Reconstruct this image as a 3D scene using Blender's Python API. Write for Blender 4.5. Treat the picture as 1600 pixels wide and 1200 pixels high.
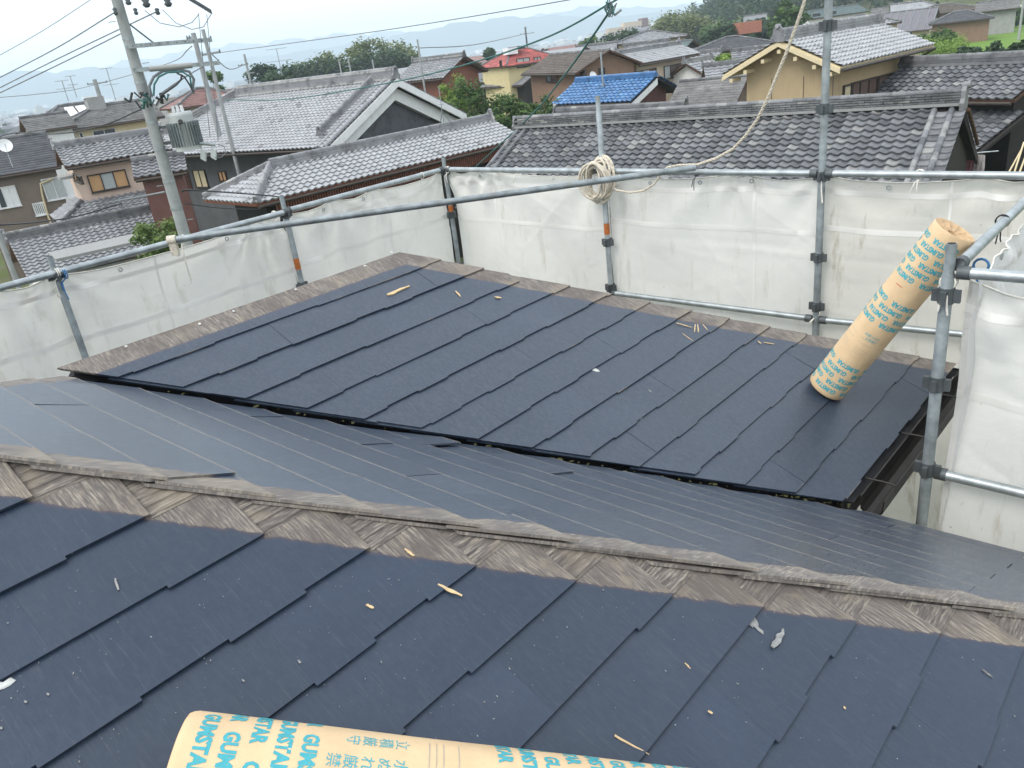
import bpy, bmesh, math, random
import numpy as np
from mathutils import Vector, Matrix
R=math.radians; PI=math.pi
random.seed(7); np.random.seed(7)
for o in list(bpy.data.objects): bpy.data.objects.remove(o)
SC=bpy.context.scene; COL=SC.collection

# ------------------------------------------------------------------ camera
ZC=8.0; FPX=1218.23; ROLL=0.127769; PITCH=0.407505; PHI=0.776115
fw=np.array([0,math.cos(PITCH),-math.sin(PITCH)]); rt=np.array([1.,0,0]); up=np.cross(rt,fw)
CR=rt*math.cos(ROLL)-up*math.sin(ROLL); CU=up*math.cos(ROLL)+rt*math.sin(ROLL)
cam=bpy.data.cameras.new('camera'); camo=bpy.data.objects.new('camera',cam); COL.objects.link(camo)
cam.sensor_width=36; cam.sensor_fit='HORIZONTAL'; cam.lens=FPX/1600*36; cam.clip_start=.05; cam.clip_end=40000
m=Matrix(((CR[0],CU[0],-fw[0],0),(CR[1],CU[1],-fw[1],0),(CR[2],CU[2],-fw[2],ZC),(0,0,0,1)))
camo.matrix_world=m; SC.camera=camo
# ------------------------------------------------------------------ sky, sun, exposure
SUN_EL,SUN_AZ=52,238
w=bpy.data.worlds.new('World'); SC.world=w; w.use_nodes=True; nt=w.node_tree
bg=nt.nodes['Background']; sk=nt.nodes.new('ShaderNodeTexSky'); sk.sky_type='NISHITA'; sk.sun_disc=False
sk.sun_elevation=R(SUN_EL); sk.sun_rotation=R(SUN_AZ); sk.dust_density=2.0
tc=nt.nodes.new('ShaderNodeTexCoord'); ns=nt.nodes.new('ShaderNodeTexNoise'); ns.inputs['Scale'].default_value=1.6; ns.inputs['Detail'].default_value=4
mp=nt.nodes.new('ShaderNodeMapping'); mp.inputs['Scale'].default_value=(1,1,3)
nt.links.new(tc.outputs['Generated'],mp.inputs[0]); nt.links.new(mp.outputs[0],ns.inputs['Vector'])
cr=nt.nodes.new('ShaderNodeValToRGB'); cr.color_ramp.elements[0].color=(9.6,10.4,11.2,1); cr.color_ramp.elements[1].color=(10.8,11.3,11.8,1)
cr.color_ramp.elements[0].position=.3; cr.color_ramp.elements[1].position=.7
mx=nt.nodes.new('ShaderNodeMix'); mx.data_type='RGBA'; mx.inputs[0].default_value=.88
nt.links.new(ns.outputs['Fac'],cr.inputs[0]); nt.links.new(sk.outputs[0],mx.inputs[6]); nt.links.new(cr.outputs[0],mx.inputs[7])
nt.links.new(mx.outputs[2],bg.inputs[0]); bg.inputs[1].default_value=.1
sl=bpy.data.lights.new('sun','SUN'); sl.energy=1.4; sl.angle=R(30); sl.color=(1,.96,.9)
so=bpy.data.objects.new('sun',sl); COL.objects.link(so); so.location=(0,0,60)
so.rotation_euler=(R(90-SUN_EL),0,R(180-SUN_AZ))
vs=SC.view_settings; vs.view_transform='Standard'; vs.look='None'; vs.exposure=.76; vs.gamma=1
SC.cycles.volume_bounces=3; SC.render.resolution_x=1024; SC.render.resolution_y=768

# ------------------------------------------------------------------ survey helpers (bearings taken from the camera station to real heights / planes)
def ray(px,py): return (px-800)/FPX*CR-(py-600)/FPX*CU+fw
CAM=np.array([0,0,ZC])
def sight(px,py,z):
    v=ray(px,py); return CAM+v*((z-ZC)/v[2])
def sight_d(px,py,dist):
    v=ray(px,py); return CAM+v*(dist/math.hypot(v[0],v[1]))
def sight_plane(px,py,P,n):
    v=ray(px,py); return CAM+v*(np.dot(np.asarray(P)-CAM,n)/np.dot(v,n))
EA=np.array([math.sin(PHI),math.cos(PHI),0]); EB=np.array([math.cos(PHI),-math.sin(PHI),0]); EZ=np.array([0,0,1.])
def W(p,q,z): return EA*p+EB*q+EZ*(z+ZC)      # house grid: p along the wing, q across, z below eye level
SL=0.4953; ZA=-1.6770; CA=2.3086; ZB=-2.6195; CB=6.0207; ZM=ZA+SL*CA; CV=(ZM-ZB)/SL
def pq(P): return float(P@EA),float(P@EB)
def onA(px,py): v=ray(px,py); return CAM+v*(ZA/(v[2]+SL*(v@EB)))
def onB(px,py): v=ray(px,py); return CAM+v*(ZB/(v[2]+SL*(v@EB)))
def onM(px,py): v=ray(px,py); return CAM+v*(ZM/(v[2]+SL*(v@EA)))

# ------------------------------------------------------------------ object helpers
def setp(o,label=None,cat=None,group=None,kind=None):
    if label: o['label']=label
    if cat: o['category']=cat
    if group: o['group']=group
    if kind: o['kind']=kind
    return o
def thing(name,label,cat,loc=(0,0,0),rotz=0,group=None):
    o=bpy.data.objects.new(name,None); o.empty_display_size=.2; COL.objects.link(o)
    o.location=tuple(float(v) for v in loc); o.rotation_euler=(0,0,rotz); return setp(o,label,cat,group)
WP={}
def origin(o):
    v=Vector((0,0,0))
    while o: v=v+o.location; o=o.parent
    return np.array(v)
def fast(name,V,F,mat,parent=None,world=True,smooth=False,attrs=None,mats=None,mi=None):
    V=np.asarray(V,float)
    if world and parent is not None: V=V-origin(parent)
    me=bpy.data.meshes.new(name)
    if isinstance(F,np.ndarray):
        k=F.shape[1]; me.vertices.add(len(V)); me.vertices.foreach_set('co',V.ravel())
        me.loops.add(F.size); me.loops.foreach_set('vertex_index',F.ravel().astype(np.int32))
        me.polygons.add(len(F)); me.polygons.foreach_set('loop_start',np.arange(0,F.size,k,dtype=np.int32))
        me.update(calc_edges=True)
    else:
        me.from_pydata(V.tolist(),[],[list(map(int,f)) for f in F])
    for mm in (mats or [mat]): me.materials.append(mm)
    if mi is not None: me.polygons.foreach_set('material_index',np.asarray(mi,np.int32))
    if smooth is True: me.polygons.foreach_set('use_smooth',[True]*len(me.polygons))
    elif smooth is not False: me.polygons.foreach_set('use_smooth',np.asarray(smooth,bool))
    for an,(dom,typ,arr) in (attrs or {}).items():
        at=me.attributes.new(an,typ,dom); at.data.foreach_set('vector' if typ=='FLOAT_VECTOR' else 'value',np.asarray(arr,np.float32).ravel())
    me.validate(); me.update()
    o=bpy.data.objects.new(name,me); COL.objects.link(o)
    if parent is not None: o.parent=parent
    return o
class MB:
    def __init__(s): s.v=[]; s.f=[]; s.sm=[]; s.tone=[]
    def add(s,V,F,sm=False,tone=None):
        b=len(s.v); s.v+= [tuple(map(float,x)) for x in V]; s.f+=[tuple(b+i for i in f) for f in F]; s.sm+=[sm]*len(F)
        s.tone+=[random.random() if tone is None else tone]*len(F); return s
    def box(s,a,b,**k):
        (x0,y0,z0),(x1,y1,z1)=a,b
        return s.add([(x0,y0,z0),(x1,y0,z0),(x1,y1,z0),(x0,y1,z0),(x0,y0,z1),(x1,y0,z1),(x1,y1,z1),(x0,y1,z1)],[(0,3,2,1),(4,5,6,7),(0,1,5,4),(1,2,6,5),(2,3,7,6),(3,0,4,7)],**k)
    def obox(s,c,X,Y,Z,**k):
        c,X,Y,Z=map(np.asarray,(c,X,Y,Z)); V=[c+X*i+Y*j+Z*l for l in(-1,1) for i,j in((-1,-1),(1,-1),(1,1),(-1,1))]
        return s.add(V,[(0,3,2,1),(4,5,6,7),(0,1,5,4),(1,2,6,5),(2,3,7,6),(3,0,4,7)],**k)
    def prism(s,poly,ext,**k):
        n=len(poly); P=[np.asarray(p,float) for p in poly]; e=np.asarray(ext,float)
        return s.add(P+[p+e for p in P],[tuple(range(n-1,-1,-1)),tuple(range(n,2*n))]+[(i,(i+1)%n,n+(i+1)%n,n+i) for i in range(n)],**k)
    def tube(s,pts,r,n=8,cap=True,**k):
        pts=[np.asarray(p,float) for p in pts]; m_=len(pts); rr=r if hasattr(r,'__len__') else [r]*m_
        V=[];F=[]; prev=None
        for i,p in enumerate(pts):
            t=pts[min(i+1,m_-1)]-pts[max(i-1,0)]; t=t/(np.linalg.norm(t)+1e-12)
            if prev is None:
                a=np.array([0,0,1.]) if abs(t[2])<.9 else np.array([1.,0,0]); x=np.cross(a,t)
            else: x=prev-t*np.dot(prev,t)
            x=x/(np.linalg.norm(x)+1e-12); prev=x; y=np.cross(t,x)
            V+=[p+rr[i]*(x*math.cos(2*PI*j/n)+y*math.sin(2*PI*j/n)) for j in range(n)]
        for i in range(m_-1):
            F+=[(i*n+j,i*n+(j+1)%n,(i+1)*n+(j+1)%n,(i+1)*n+j) for j in range(n)]
        s.add(V,F,sm=True,**k)
        if cap: s.add([V[j] for j in range(n)],[tuple(range(n-1,-1,-1))],**k); s.add([V[(m_-1)*n+j] for j in range(n)],[tuple(range(n))],**k)
        return s
    def build(s,name,mat,parent=None,world=True,**k):
        return fast(name,s.v,s.f,mat,parent,world,smooth=s.sm,attrs={'tone':('FACE','FLOAT',s.tone)},**k)
def sag(a,b,drop,n=14):
    a,b=np.asarray(a,float),np.asarray(b,float)
    return [a+(b-a)*t-np.array([0,0,drop*4*t*(1-t)]) for t in np.linspace(0,1,n)]

# ------------------------------------------------------------------ material helpers
class NT:
    def __init__(s,name):
        s.m=bpy.data.materials.new(name); s.m.use_nodes=True; s.t=s.m.node_tree; s.b=s.t.nodes['Principled BSDF']; s.out=s.t.nodes['Material Output']
    def n(s,typ,**k):
        x=s.t.nodes.new('ShaderNode'+typ)
        for a,v in k.items(): setattr(x,a,v)
        return x
    def put(s,sock,v):
        if isinstance(v,bpy.types.NodeSocket): s.t.links.new(v,sock)
        elif v is not None: sock.default_value=v
    def math(s,op,a,b=None,c=None):
        x=s.n('Math',operation=op); s.put(x.inputs[0],a); s.put(x.inputs[1],b); s.put(x.inputs[2],c); return x.outputs[0]
    def mix(s,f,a,b,blend='MIX'):
        x=s.n('Mix',data_type='RGBA',blend_type=blend); s.put(x.inputs[0],f)
        s.put(x.inputs[6],a if isinstance(a,bpy.types.NodeSocket) else (*a,1)); s.put(x.inputs[7],b if isinstance(b,bpy.types.NodeSocket) else (*b,1)); return x.outputs[2]
    def noise(s,vec,scale,detail=3,rough=.55,fac=True):
        x=s.n('TexNoise'); s.put(x.inputs['Vector'],vec); x.inputs['Scale'].default_value=scale; x.inputs['Detail'].default_value=detail; x.inputs['Roughness'].default_value=rough; return x.outputs['Fac'] if fac else x.outputs['Color']
    def obj(s): return s.n('TexCoord').outputs['Object']
    def mapv(s,vec,sc=(1,1,1),rot=(0,0,0),loc=(0,0,0)):
        x=s.n('Mapping'); s.put(x.inputs[0],vec); x.inputs['Scale'].default_value=sc; x.inputs['Rotation'].default_value=rot; x.inputs['Location'].default_value=loc; return x.outputs[0]
    def ramp(s,f,*st):
        x=s.n('ValToRGB'); e=x.color_ramp.elements
        while len(e)<len(st): e.new(.5)
        for i,(p,c) in enumerate(st): e[i].position=p; e[i].color=(*c,1) if len(c)==3 else c
        s.put(x.inputs[0],f); return x.outputs[0]
    def step(s,f,lo,hi):
        x=s.n('MapRange',interpolation_type='SMOOTHSTEP'); s.put(x.inputs[0],f); x.inputs[1].default_value=lo; x.inputs[2].default_value=hi; return x.outputs[0]
    def attr(s,name,vec=False):
        x=s.n('Attribute',attribute_name=name); return x.outputs['Vector' if vec else 'Fac']
    def bump(s,h,strength,dist=.01):
        x=s.n('Bump'); x.inputs['Strength'].default_value=strength; x.inputs['Distance'].default_value=dist; s.put(x.inputs['Height'],h); s.t.links.new(x.outputs[0],s.b.inputs['Normal'])
    def fin(s,col,rough=.6,metal=0,spec=.5):
        s.put(s.b.inputs['Base Color'],col if isinstance(col,bpy.types.NodeSocket) else (*col,1)); s.put(s.b.inputs['Roughness'],rough); s.put(s.b.inputs['Metallic'],metal); s.b.inputs['Specular IOR Level'].default_value=spec; return s.m
def plain(name,c,rough=.7,metal=0,var=.18,scale=3.,bump=0,spec=.4,tone=0.,dirt=None):
    t=NT(name); o=t.obj(); f=t.noise(o,scale,5,.6)
    lo=tuple(v*(1-var) for v in c); hi=tuple(min(1,v*(1+var)) for v in c)
    col=t.ramp(f,(.3,lo),(.7,hi))
    if tone: col=t.mix(t.math('MULTIPLY',t.attr('tone'),tone),col,tuple(v*.35 for v in c))
    if dirt:
        g=t.step(t.noise(t.mapv(o,(2.2,2.2,.5)),1.6,6,.7),.5,.75); col=t.mix(t.math('MULTIPLY',g,.55),col,dirt)
    if bump: t.bump(t.noise(o,scale*12,4),bump,.01)
    return t.fin(col,rough,metal,spec)
def tilemat(name,c0,c1,rough=.45,light=(.42,.42,.42),lfrac=.08,spec=.5,bump=.15,blot=1.):
    t=NT(name); a=t.attr('tone'); oi=t.n('ObjectInfo').outputs['Random']; a=t.math('FRACT',t.math('ADD',a,oi)); o=t.obj()
    col=t.ramp(a,(0,c0),(1-lfrac-.02,c1),(1-lfrac,light),(1,light))
    f=t.noise(o,2.2,5,.65); col=t.mix(t.math('MULTIPLY',t.step(f,.42,.72),blot),col,tuple(v*.62 for v in c0))
    g=t.noise(o,14,4); col=t.mix(t.math('MULTIPLY',t.step(g,.5,.7),.3*blot),col,tuple(min(1,v*1.25) for v in c1))
    t.bump(t.noise(o,40,3),bump,.004)
    return t.fin(col,t.math('ADD',t.math('MULTIPLY',f,.25),rough-.12),0,spec)
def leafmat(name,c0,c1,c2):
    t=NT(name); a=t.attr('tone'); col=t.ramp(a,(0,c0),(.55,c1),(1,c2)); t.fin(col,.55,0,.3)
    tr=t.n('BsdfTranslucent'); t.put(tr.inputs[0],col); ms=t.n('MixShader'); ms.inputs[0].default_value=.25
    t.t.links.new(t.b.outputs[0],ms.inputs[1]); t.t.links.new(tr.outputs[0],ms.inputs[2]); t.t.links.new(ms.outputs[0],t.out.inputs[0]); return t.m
M={}
M['steel']=plain('galvanised_steel',(.33,.36,.37),.42,.55,.3,9,.12,.5)
M['steel_old']=plain('weathered_steel_tube',(.24,.27,.28),.5,.4,.35,11,.2,.5,dirt=(.20,.16,.11))
M['steel_dark']=plain('dark_steel',(.09,.10,.105),.55,.4,.3,12,.2)
M['rust']=plain('rust_paint',(.42,.13,.03),.8,0,.3,30,.2)
M['rope']=plain('cotton_rope',(.62,.56,.46),.95,0,.25,60,.5,.1)
M['string']=plain('white_string',(.70,.67,.60),.95,0,.15,60)
M['black_string']=plain('black_string',(.02,.02,.022),.9)
M['blue_string']=plain('blue_string',(.04,.15,.32),.8)
M['concrete']=plain('pole_concrete',(.30,.31,.31),.85,0,.16,3.5,.2,.3,dirt=(.19,.20,.20))
M['wire']=plain('cable_black',(.035,.037,.04),.6)
M['wire_grey']=plain('cable_grey',(.16,.17,.18),.6)
M['wire_green']=plain('cable_green',(.03,.13,.12),.6)
M['white']=plain('white_plaster',(.76,.76,.74),.85,0,.06,2.,.05,.3,dirt=(.55,.54,.5))
M['glass']=plain('window_glass',(.05,.06,.07),.06,0,.1,1,0,.9)
M['dark']=plain('dark_timber',(.018,.015,.013),.8,0,.3,5)
M['brown_wood']=plain('brown_timber',(.09,.045,.028),.75,0,.3,8,.2)
M['red_wood']=plain('reddish_timber',(.20,.075,.045),.75,0,.3,8,.2)
M['frame_brown']=plain('bronze_frame',(.05,.038,.03),.5)
M['frame_white']=plain('white_frame',(.65,.66,.66),.5)
M['tan']=plain('tan_stucco',(.44,.34,.205),.9,0,.07,1.5,.15,.2,dirt=(.36,.275,.165))
M['pink']=plain('pink_siding',(.56,.43,.35),.85,0,.05,1.5,.1,.3,dirt=(.46,.34,.28))
M['taupe']=plain('taupe_stucco',(.19,.155,.13),.9,0,.1,1.5,.2,.2)
M['cream']=plain('cream_stucco',(.68,.60,.42),.88,0,.06,2,.1,.3,dirt=(.6,.52,.35))
M['yellow']=plain('yellow_stucco',(.58,.49,.28),.88,0,.06,2,.1,.3)
M['beige']=plain('beige_stucco',(.50,.41,.31),.88,0,.07,2,.1,.3)
M['brownwall']=plain('brown_siding',(.23,.145,.10),.85,0,.1,2,.1,.3)
M['redwall']=plain('dull_red_metal_siding',(.14,.062,.052),.6,0,.12,2,.1,.4)
M['greywall']=plain('grey_wall',(.30,.30,.29),.85,0,.12,2,.1,.3)
M['slatewall']=plain('dark_grey_wall',(.10,.105,.112),.85,0,.15,2,.1,.3)
M['shutter']=plain('sand_shutter',(.55,.33,.16),.7,0,.06,6)
M['shutter_brown']=plain('brown_shutter',(.13,.085,.07),.55,0,.08,6)
M['shutter_white']=plain('white_shutter',(.74,.75,.76),.5,0,.03,6)
M['curtain']=plain('net_curtain',(.42,.45,.45),.8,0,.12,14)
M['timber_pale']=plain('pale_painted_timber',(.62,.52,.33),.7,0,.08,6)
M['ivory']=plain('pale_board',(.58,.50,.33),.75,0,.1,6)
M['tile_old']=tilemat('weathered_grey_roof_tile',(.075,.079,.086),(.18,.184,.194),.46,(.245,.242,.235),.12,blot=.8)
M['tile_silver']=tilemat('silver_grey_roof_tile',(.30,.304,.316),(.365,.37,.382),.34,(.17,.17,.175),.015,blot=.35)
M['tile_mid']=tilemat('mid_grey_roof_tile',(.20,.203,.214),(.27,.274,.286),.4,(.34,.34,.345),.03,blot=.5)
M['tile_dark']=tilemat('dark_grey_roof_tile',(.13,.13,.14),(.20,.20,.21),.5,(.26,.26,.27),.05)
M['tile_blue']=tilemat('blue_glazed_roof_tile',(.05,.14,.30),(.075,.19,.385),.35,(.10,.24,.44),.06)
M['ridge']=tilemat('ridge_tile_clay',(.10,.102,.108),(.19,.19,.195),.6,(.30,.29,.27),.08)
M['ridge_silver']=tilemat('silver_ridge_tile_clay',(.17,.17,.178),(.29,.29,.30),.55,(.4,.39,.37),.06)
M['shingle_dark']=tilemat('charcoal_shingle',(.052,.054,.062),(.078,.08,.09),.6,(.09,.09,.1),.05)
M['shingle_grey']=tilemat('grey_shingle',(.125,.122,.12),(.175,.17,.165),.7,(.2,.2,.19),.05)
M['shingle_brown']=tilemat('brown_shingle',(.075,.06,.048),(.115,.092,.074),.7,(.13,.11,.09),.05)
M['shingle_red']=tilemat('red_painted_roofing',(.34,.075,.065),(.39,.09,.075),.5,(.58,.12,.1),.05)
M['shingle_maroon']=tilemat('faded_maroon_roofing',(.20,.11,.10),(.26,.14,.12),.6,(.3,.18,.16),.05)
M['shingle_green']=tilemat('green_grey_roofing',(.085,.125,.125),(.11,.15,.15),.5,(.12,.17,.16),.05)
M['solar']=plain('solar_panel_glass',(.065,.06,.085),.22,0,.1,1,0,.8)
M['leaf']=leafmat('broadleaf_foliage',(.022,.052,.014),(.055,.11,.022),(.13,.20,.04))
M['leaf_dark']=leafmat('dark_foliage',(.014,.034,.016),(.032,.065,.024),(.06,.105,.03))
M['leaf_pine']=leafmat('pine_foliage',(.045,.08,.02),(.11,.17,.04),(.20,.26,.07))
M['leaf_bamboo']=leafmat('bamboo_foliage',(.05,.08,.02),(.13,.16,.05),(.26,.27,.10))
M['leaf_lime']=leafmat('bright_grass_foliage',(.07,.13,.02),(.15,.24,.035),(.26,.36,.06))
M['leaf_forest']=leafmat('hill_forest_foliage',(.018,.04,.018),(.035,.065,.026),(.065,.10,.035))
M['bark']=plain('bark',(.10,.075,.055),.95,0,.3,12,.4,.1)
# ================================================================== our own roof
def slate_mat(name,wear,bare_w,bare_noise,gr=.22,rb=.25,pale_mottle=.1,bm=.22,spec=.5,ww=.0055,wo=.5):
    t=NT(name); loc=t.attr('loc',True); dh=t.attr('dh'); dr=t.attr('dr'); dv=t.attr('dv'); rnd=t.n('ObjectInfo').outputs['Random']
    grain=t.noise(t.mapv(loc,(260,11,1)),1,3,.6); low=t.noise(loc,2.2,5,.6); mid=t.noise(loc,26,4,.6); spk=t.noise(loc,150,2,.5)
    c=t.ramp(low,(.3,(.0165,.0290,.052)),(.7,(.0265,.0405,.069)))
    c=t.mix(t.math('MULTIPLY',rnd,.5),c,(.021,.031,.048))
    c=t.mix(t.math('MULTIPLY',t.step(grain,.54,.75),gr),c,(.09,.10,.115))
    c=t.mix(t.math('MULTIPLY',t.step(spk,.70,.78),.35),c,(.16,.16,.165))
    c=t.mix(t.math('MULTIPLY',t.step(low,.60,.78),.14),c,(.12,.12,.12))
    c=t.mix(t.math('MULTIPLY',t.step(t.noise(t.mapv(loc,(80,42,1)),1,5,.75),.36,.74),pale_mottle),c,(.105,.118,.14))  # pale mottling lightens the paint; on the middle face partly for sheen
    # worn butt edge where the paint has gone
    wv=t.math('ADD',dv,t.math('MULTIPLY',t.math('SUBTRACT',mid,.5),.016))
    we=t.math('MULTIPLY',t.math('SUBTRACT',1,t.step(wv,.0005,ww)),t.step(t.noise(loc,3.0,4,.65),.66-wear*.42,.80-wear*.42))
    c=t.mix(t.math('MULTIPLY',we,wo),c,(.27,.225,.175))
    # never-painted strip that lay under the removed ridge caps
    g2=t.noise(t.mapv(loc,(230,20,1)),1,5,.66); g3=t.noise(t.mapv(loc,(9,5,1)),1,4,.6)
    b=t.ramp(g2,(.3,(.080,.069,.063)),(.48,(.125,.109,.099)),(.60,(.235,.203,.17)),(.76,(.42,.365,.295)))
    b=t.mix(t.math('MULTIPLY',t.step(g3,.44,.66),.8),b,(.098,.081,.072)); b=t.mix(t.math('MULTIPLY',t.step(t.noise(loc,13,4,.6),.55,.72),.5),b,(.235,.195,.145)); b=t.mix(t.math('MULTIPLY',t.math('SUBTRACT',1,t.step(dv,.0,.06)),.4),b,(.27,.23,.18))
    b=t.mix(t.math('MULTIPLY',t.step(t.noise(loc,3.1,3),.55,.75),.5),b,(.26,.215,.155))
    dd=t.math('ADD',t.math('MINIMUM',dh,dr),t.math('MULTIPLY',t.math('SUBTRACT',t.noise(t.mapv(loc,(34,12,1)),1,6,.7),.5),bare_noise))
    pm=t.step(dd,bare_w-.0015,bare_w+.0015)
    c=t.mix(pm,b,c)
    dirt=t.math('MULTIPLY',t.math('SUBTRACT',1,t.step(t.math('ABSOLUTE',t.math('SUBTRACT',dd,bare_w+.002)),.0,.007)),.3)
    c=t.mix(dirt,c,(.10,.055,.045))
    rib=t.n('TexWave',wave_type='BANDS',bands_direction='X'); t.put(rib.inputs[0],t.mapv(loc,(1,0,0))); rib.inputs['Scale'].default_value=9
    h=t.math('ADD',t.math('MULTIPLY',grain,.5),t.math('MULTIPLY',t.noise(loc,60,3),.5))
    x=t.n('Bump'); x.inputs['Strength'].default_value=bm; x.inputs['Distance'].default_value=.004; t.put(x.inputs['Height'],h); t.t.links.new(x.outputs[0],t.b.inputs['Normal'])
    rough=t.math('ADD',t.math('MULTIPLY',t.math('SUBTRACT',1,pm),.42),t.math('ADD',t.math('ADD',rb,t.math('MULTIPLY',we,.35)),t.math('MULTIPLY',t.math('ADD',low,t.math('MULTIPLY',grain,1.6)),.11)))
    return t.fin(c,rough,0,spec)
M['slate_A']=slate_mat('painted_slate_near',.10,.116,.030,.24,.30,.09,.22,.42)
M['slate_B']=slate_mat('painted_slate_wing',.30,.112,.02,.42,.28,.26,.22,.6)
M['slate_M']=slate_mat('painted_slate_worn_edges',.85,.062,.05,.55,.17,.32,.10,.85,.009,.62)
M['bare_slate']=plain('bare_grey_brown_slate',(.22,.18,.145),.85,0,.4,30,.3)
M['bare_rib']=plain('bare_tan_rib',(.215,.185,.15),.9,0,.18,8,.1)
M['valley']=plain('valley_metal_shade_black',(.005,.005,.005),.6,0,.4,8,.2)  # near-black colour paints in the shade of the valley gap
M['moss']=leafmat('moss',(.025,.027,.012),(.06,.06,.022),(.14,.135,.06))
M['gutter']=plain('dark_brown_gutter',(.02,.017,.015),.5,0,.3,8,.1)
M['housewall']=plain('house_wall_render',(.48,.44,.38),.9,0,.08,2,.1)

M['deck']=plain('dark_roofing_felt',(.02,.021,.024),.8,0,.3,6)
house=thing('slate_roofed_house','house with dark painted slate hip roofs, ridge caps stripped off, inside the scaffold','house',W(-1,-2.4,-8))
NRM=math.sqrt(1+SL*SL); NA=(EB*SL+EZ)/NRM; NMn=(EA*SL+EZ)/NRM
def ptA(p,q): return W(p,q,ZA-SL*q)
def ptB(p,q): return W(p,q,ZB-SL*q)
def ptM(p,q): return W(p,q,ZM-SL*p)
QR=-2.38; ZRM=ZA-SL*QR; QW=-5.64; PE=4.98; EAVA=.95; QRB=-3.35; EAVB=-1.04; EAVM=3.19; PBACK=-6
def ptW(p,q): return W(p,q,ZRM+SL*(q-QR))
def ptN(p,q): return W(p,q,(ZB-SL*QRB)-SL*(p-(QRB+CB)))
pap=QR+CA
dk=MB()
def deckpoly(pts,n): dk.prism([x-n*.032 for x in pts],-n*.05)
deckpoly([ptA(PBACK,QR),ptA(PBACK,EAVA),ptA(EAVA+CA,EAVA),ptA(pap,QR)],NA)
deckpoly([ptM(pap,QR),ptM(EAVM,EAVM-CA),ptM(EAVM,EAVM-CV+.06)-NMn*.026,ptM(QRB+CV-.06,QRB)-NMn*.026],NMn)
deckpoly([ptB(QRB+CV+.06,QRB),ptB(EAVB+CV+.06,EAVB),ptB(EAVB+CB,EAVB),ptB(QRB+CB,QRB)],NA)
NW=(-EB*SL+EZ)/NRM
deckpoly([ptW(pap,QR),ptW(QRB+CV,QRB),ptW(QRB+CB,QRB),ptW(PE,QW),ptW(PBACK,QW),ptW(PBACK,QR)],NW)
deckpoly([ptN(QRB+CB,QRB),ptN(PE,EAVB),ptN(PE,QW)],NMn)
roof=dk.build('roof',M['deck'],house)
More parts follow.
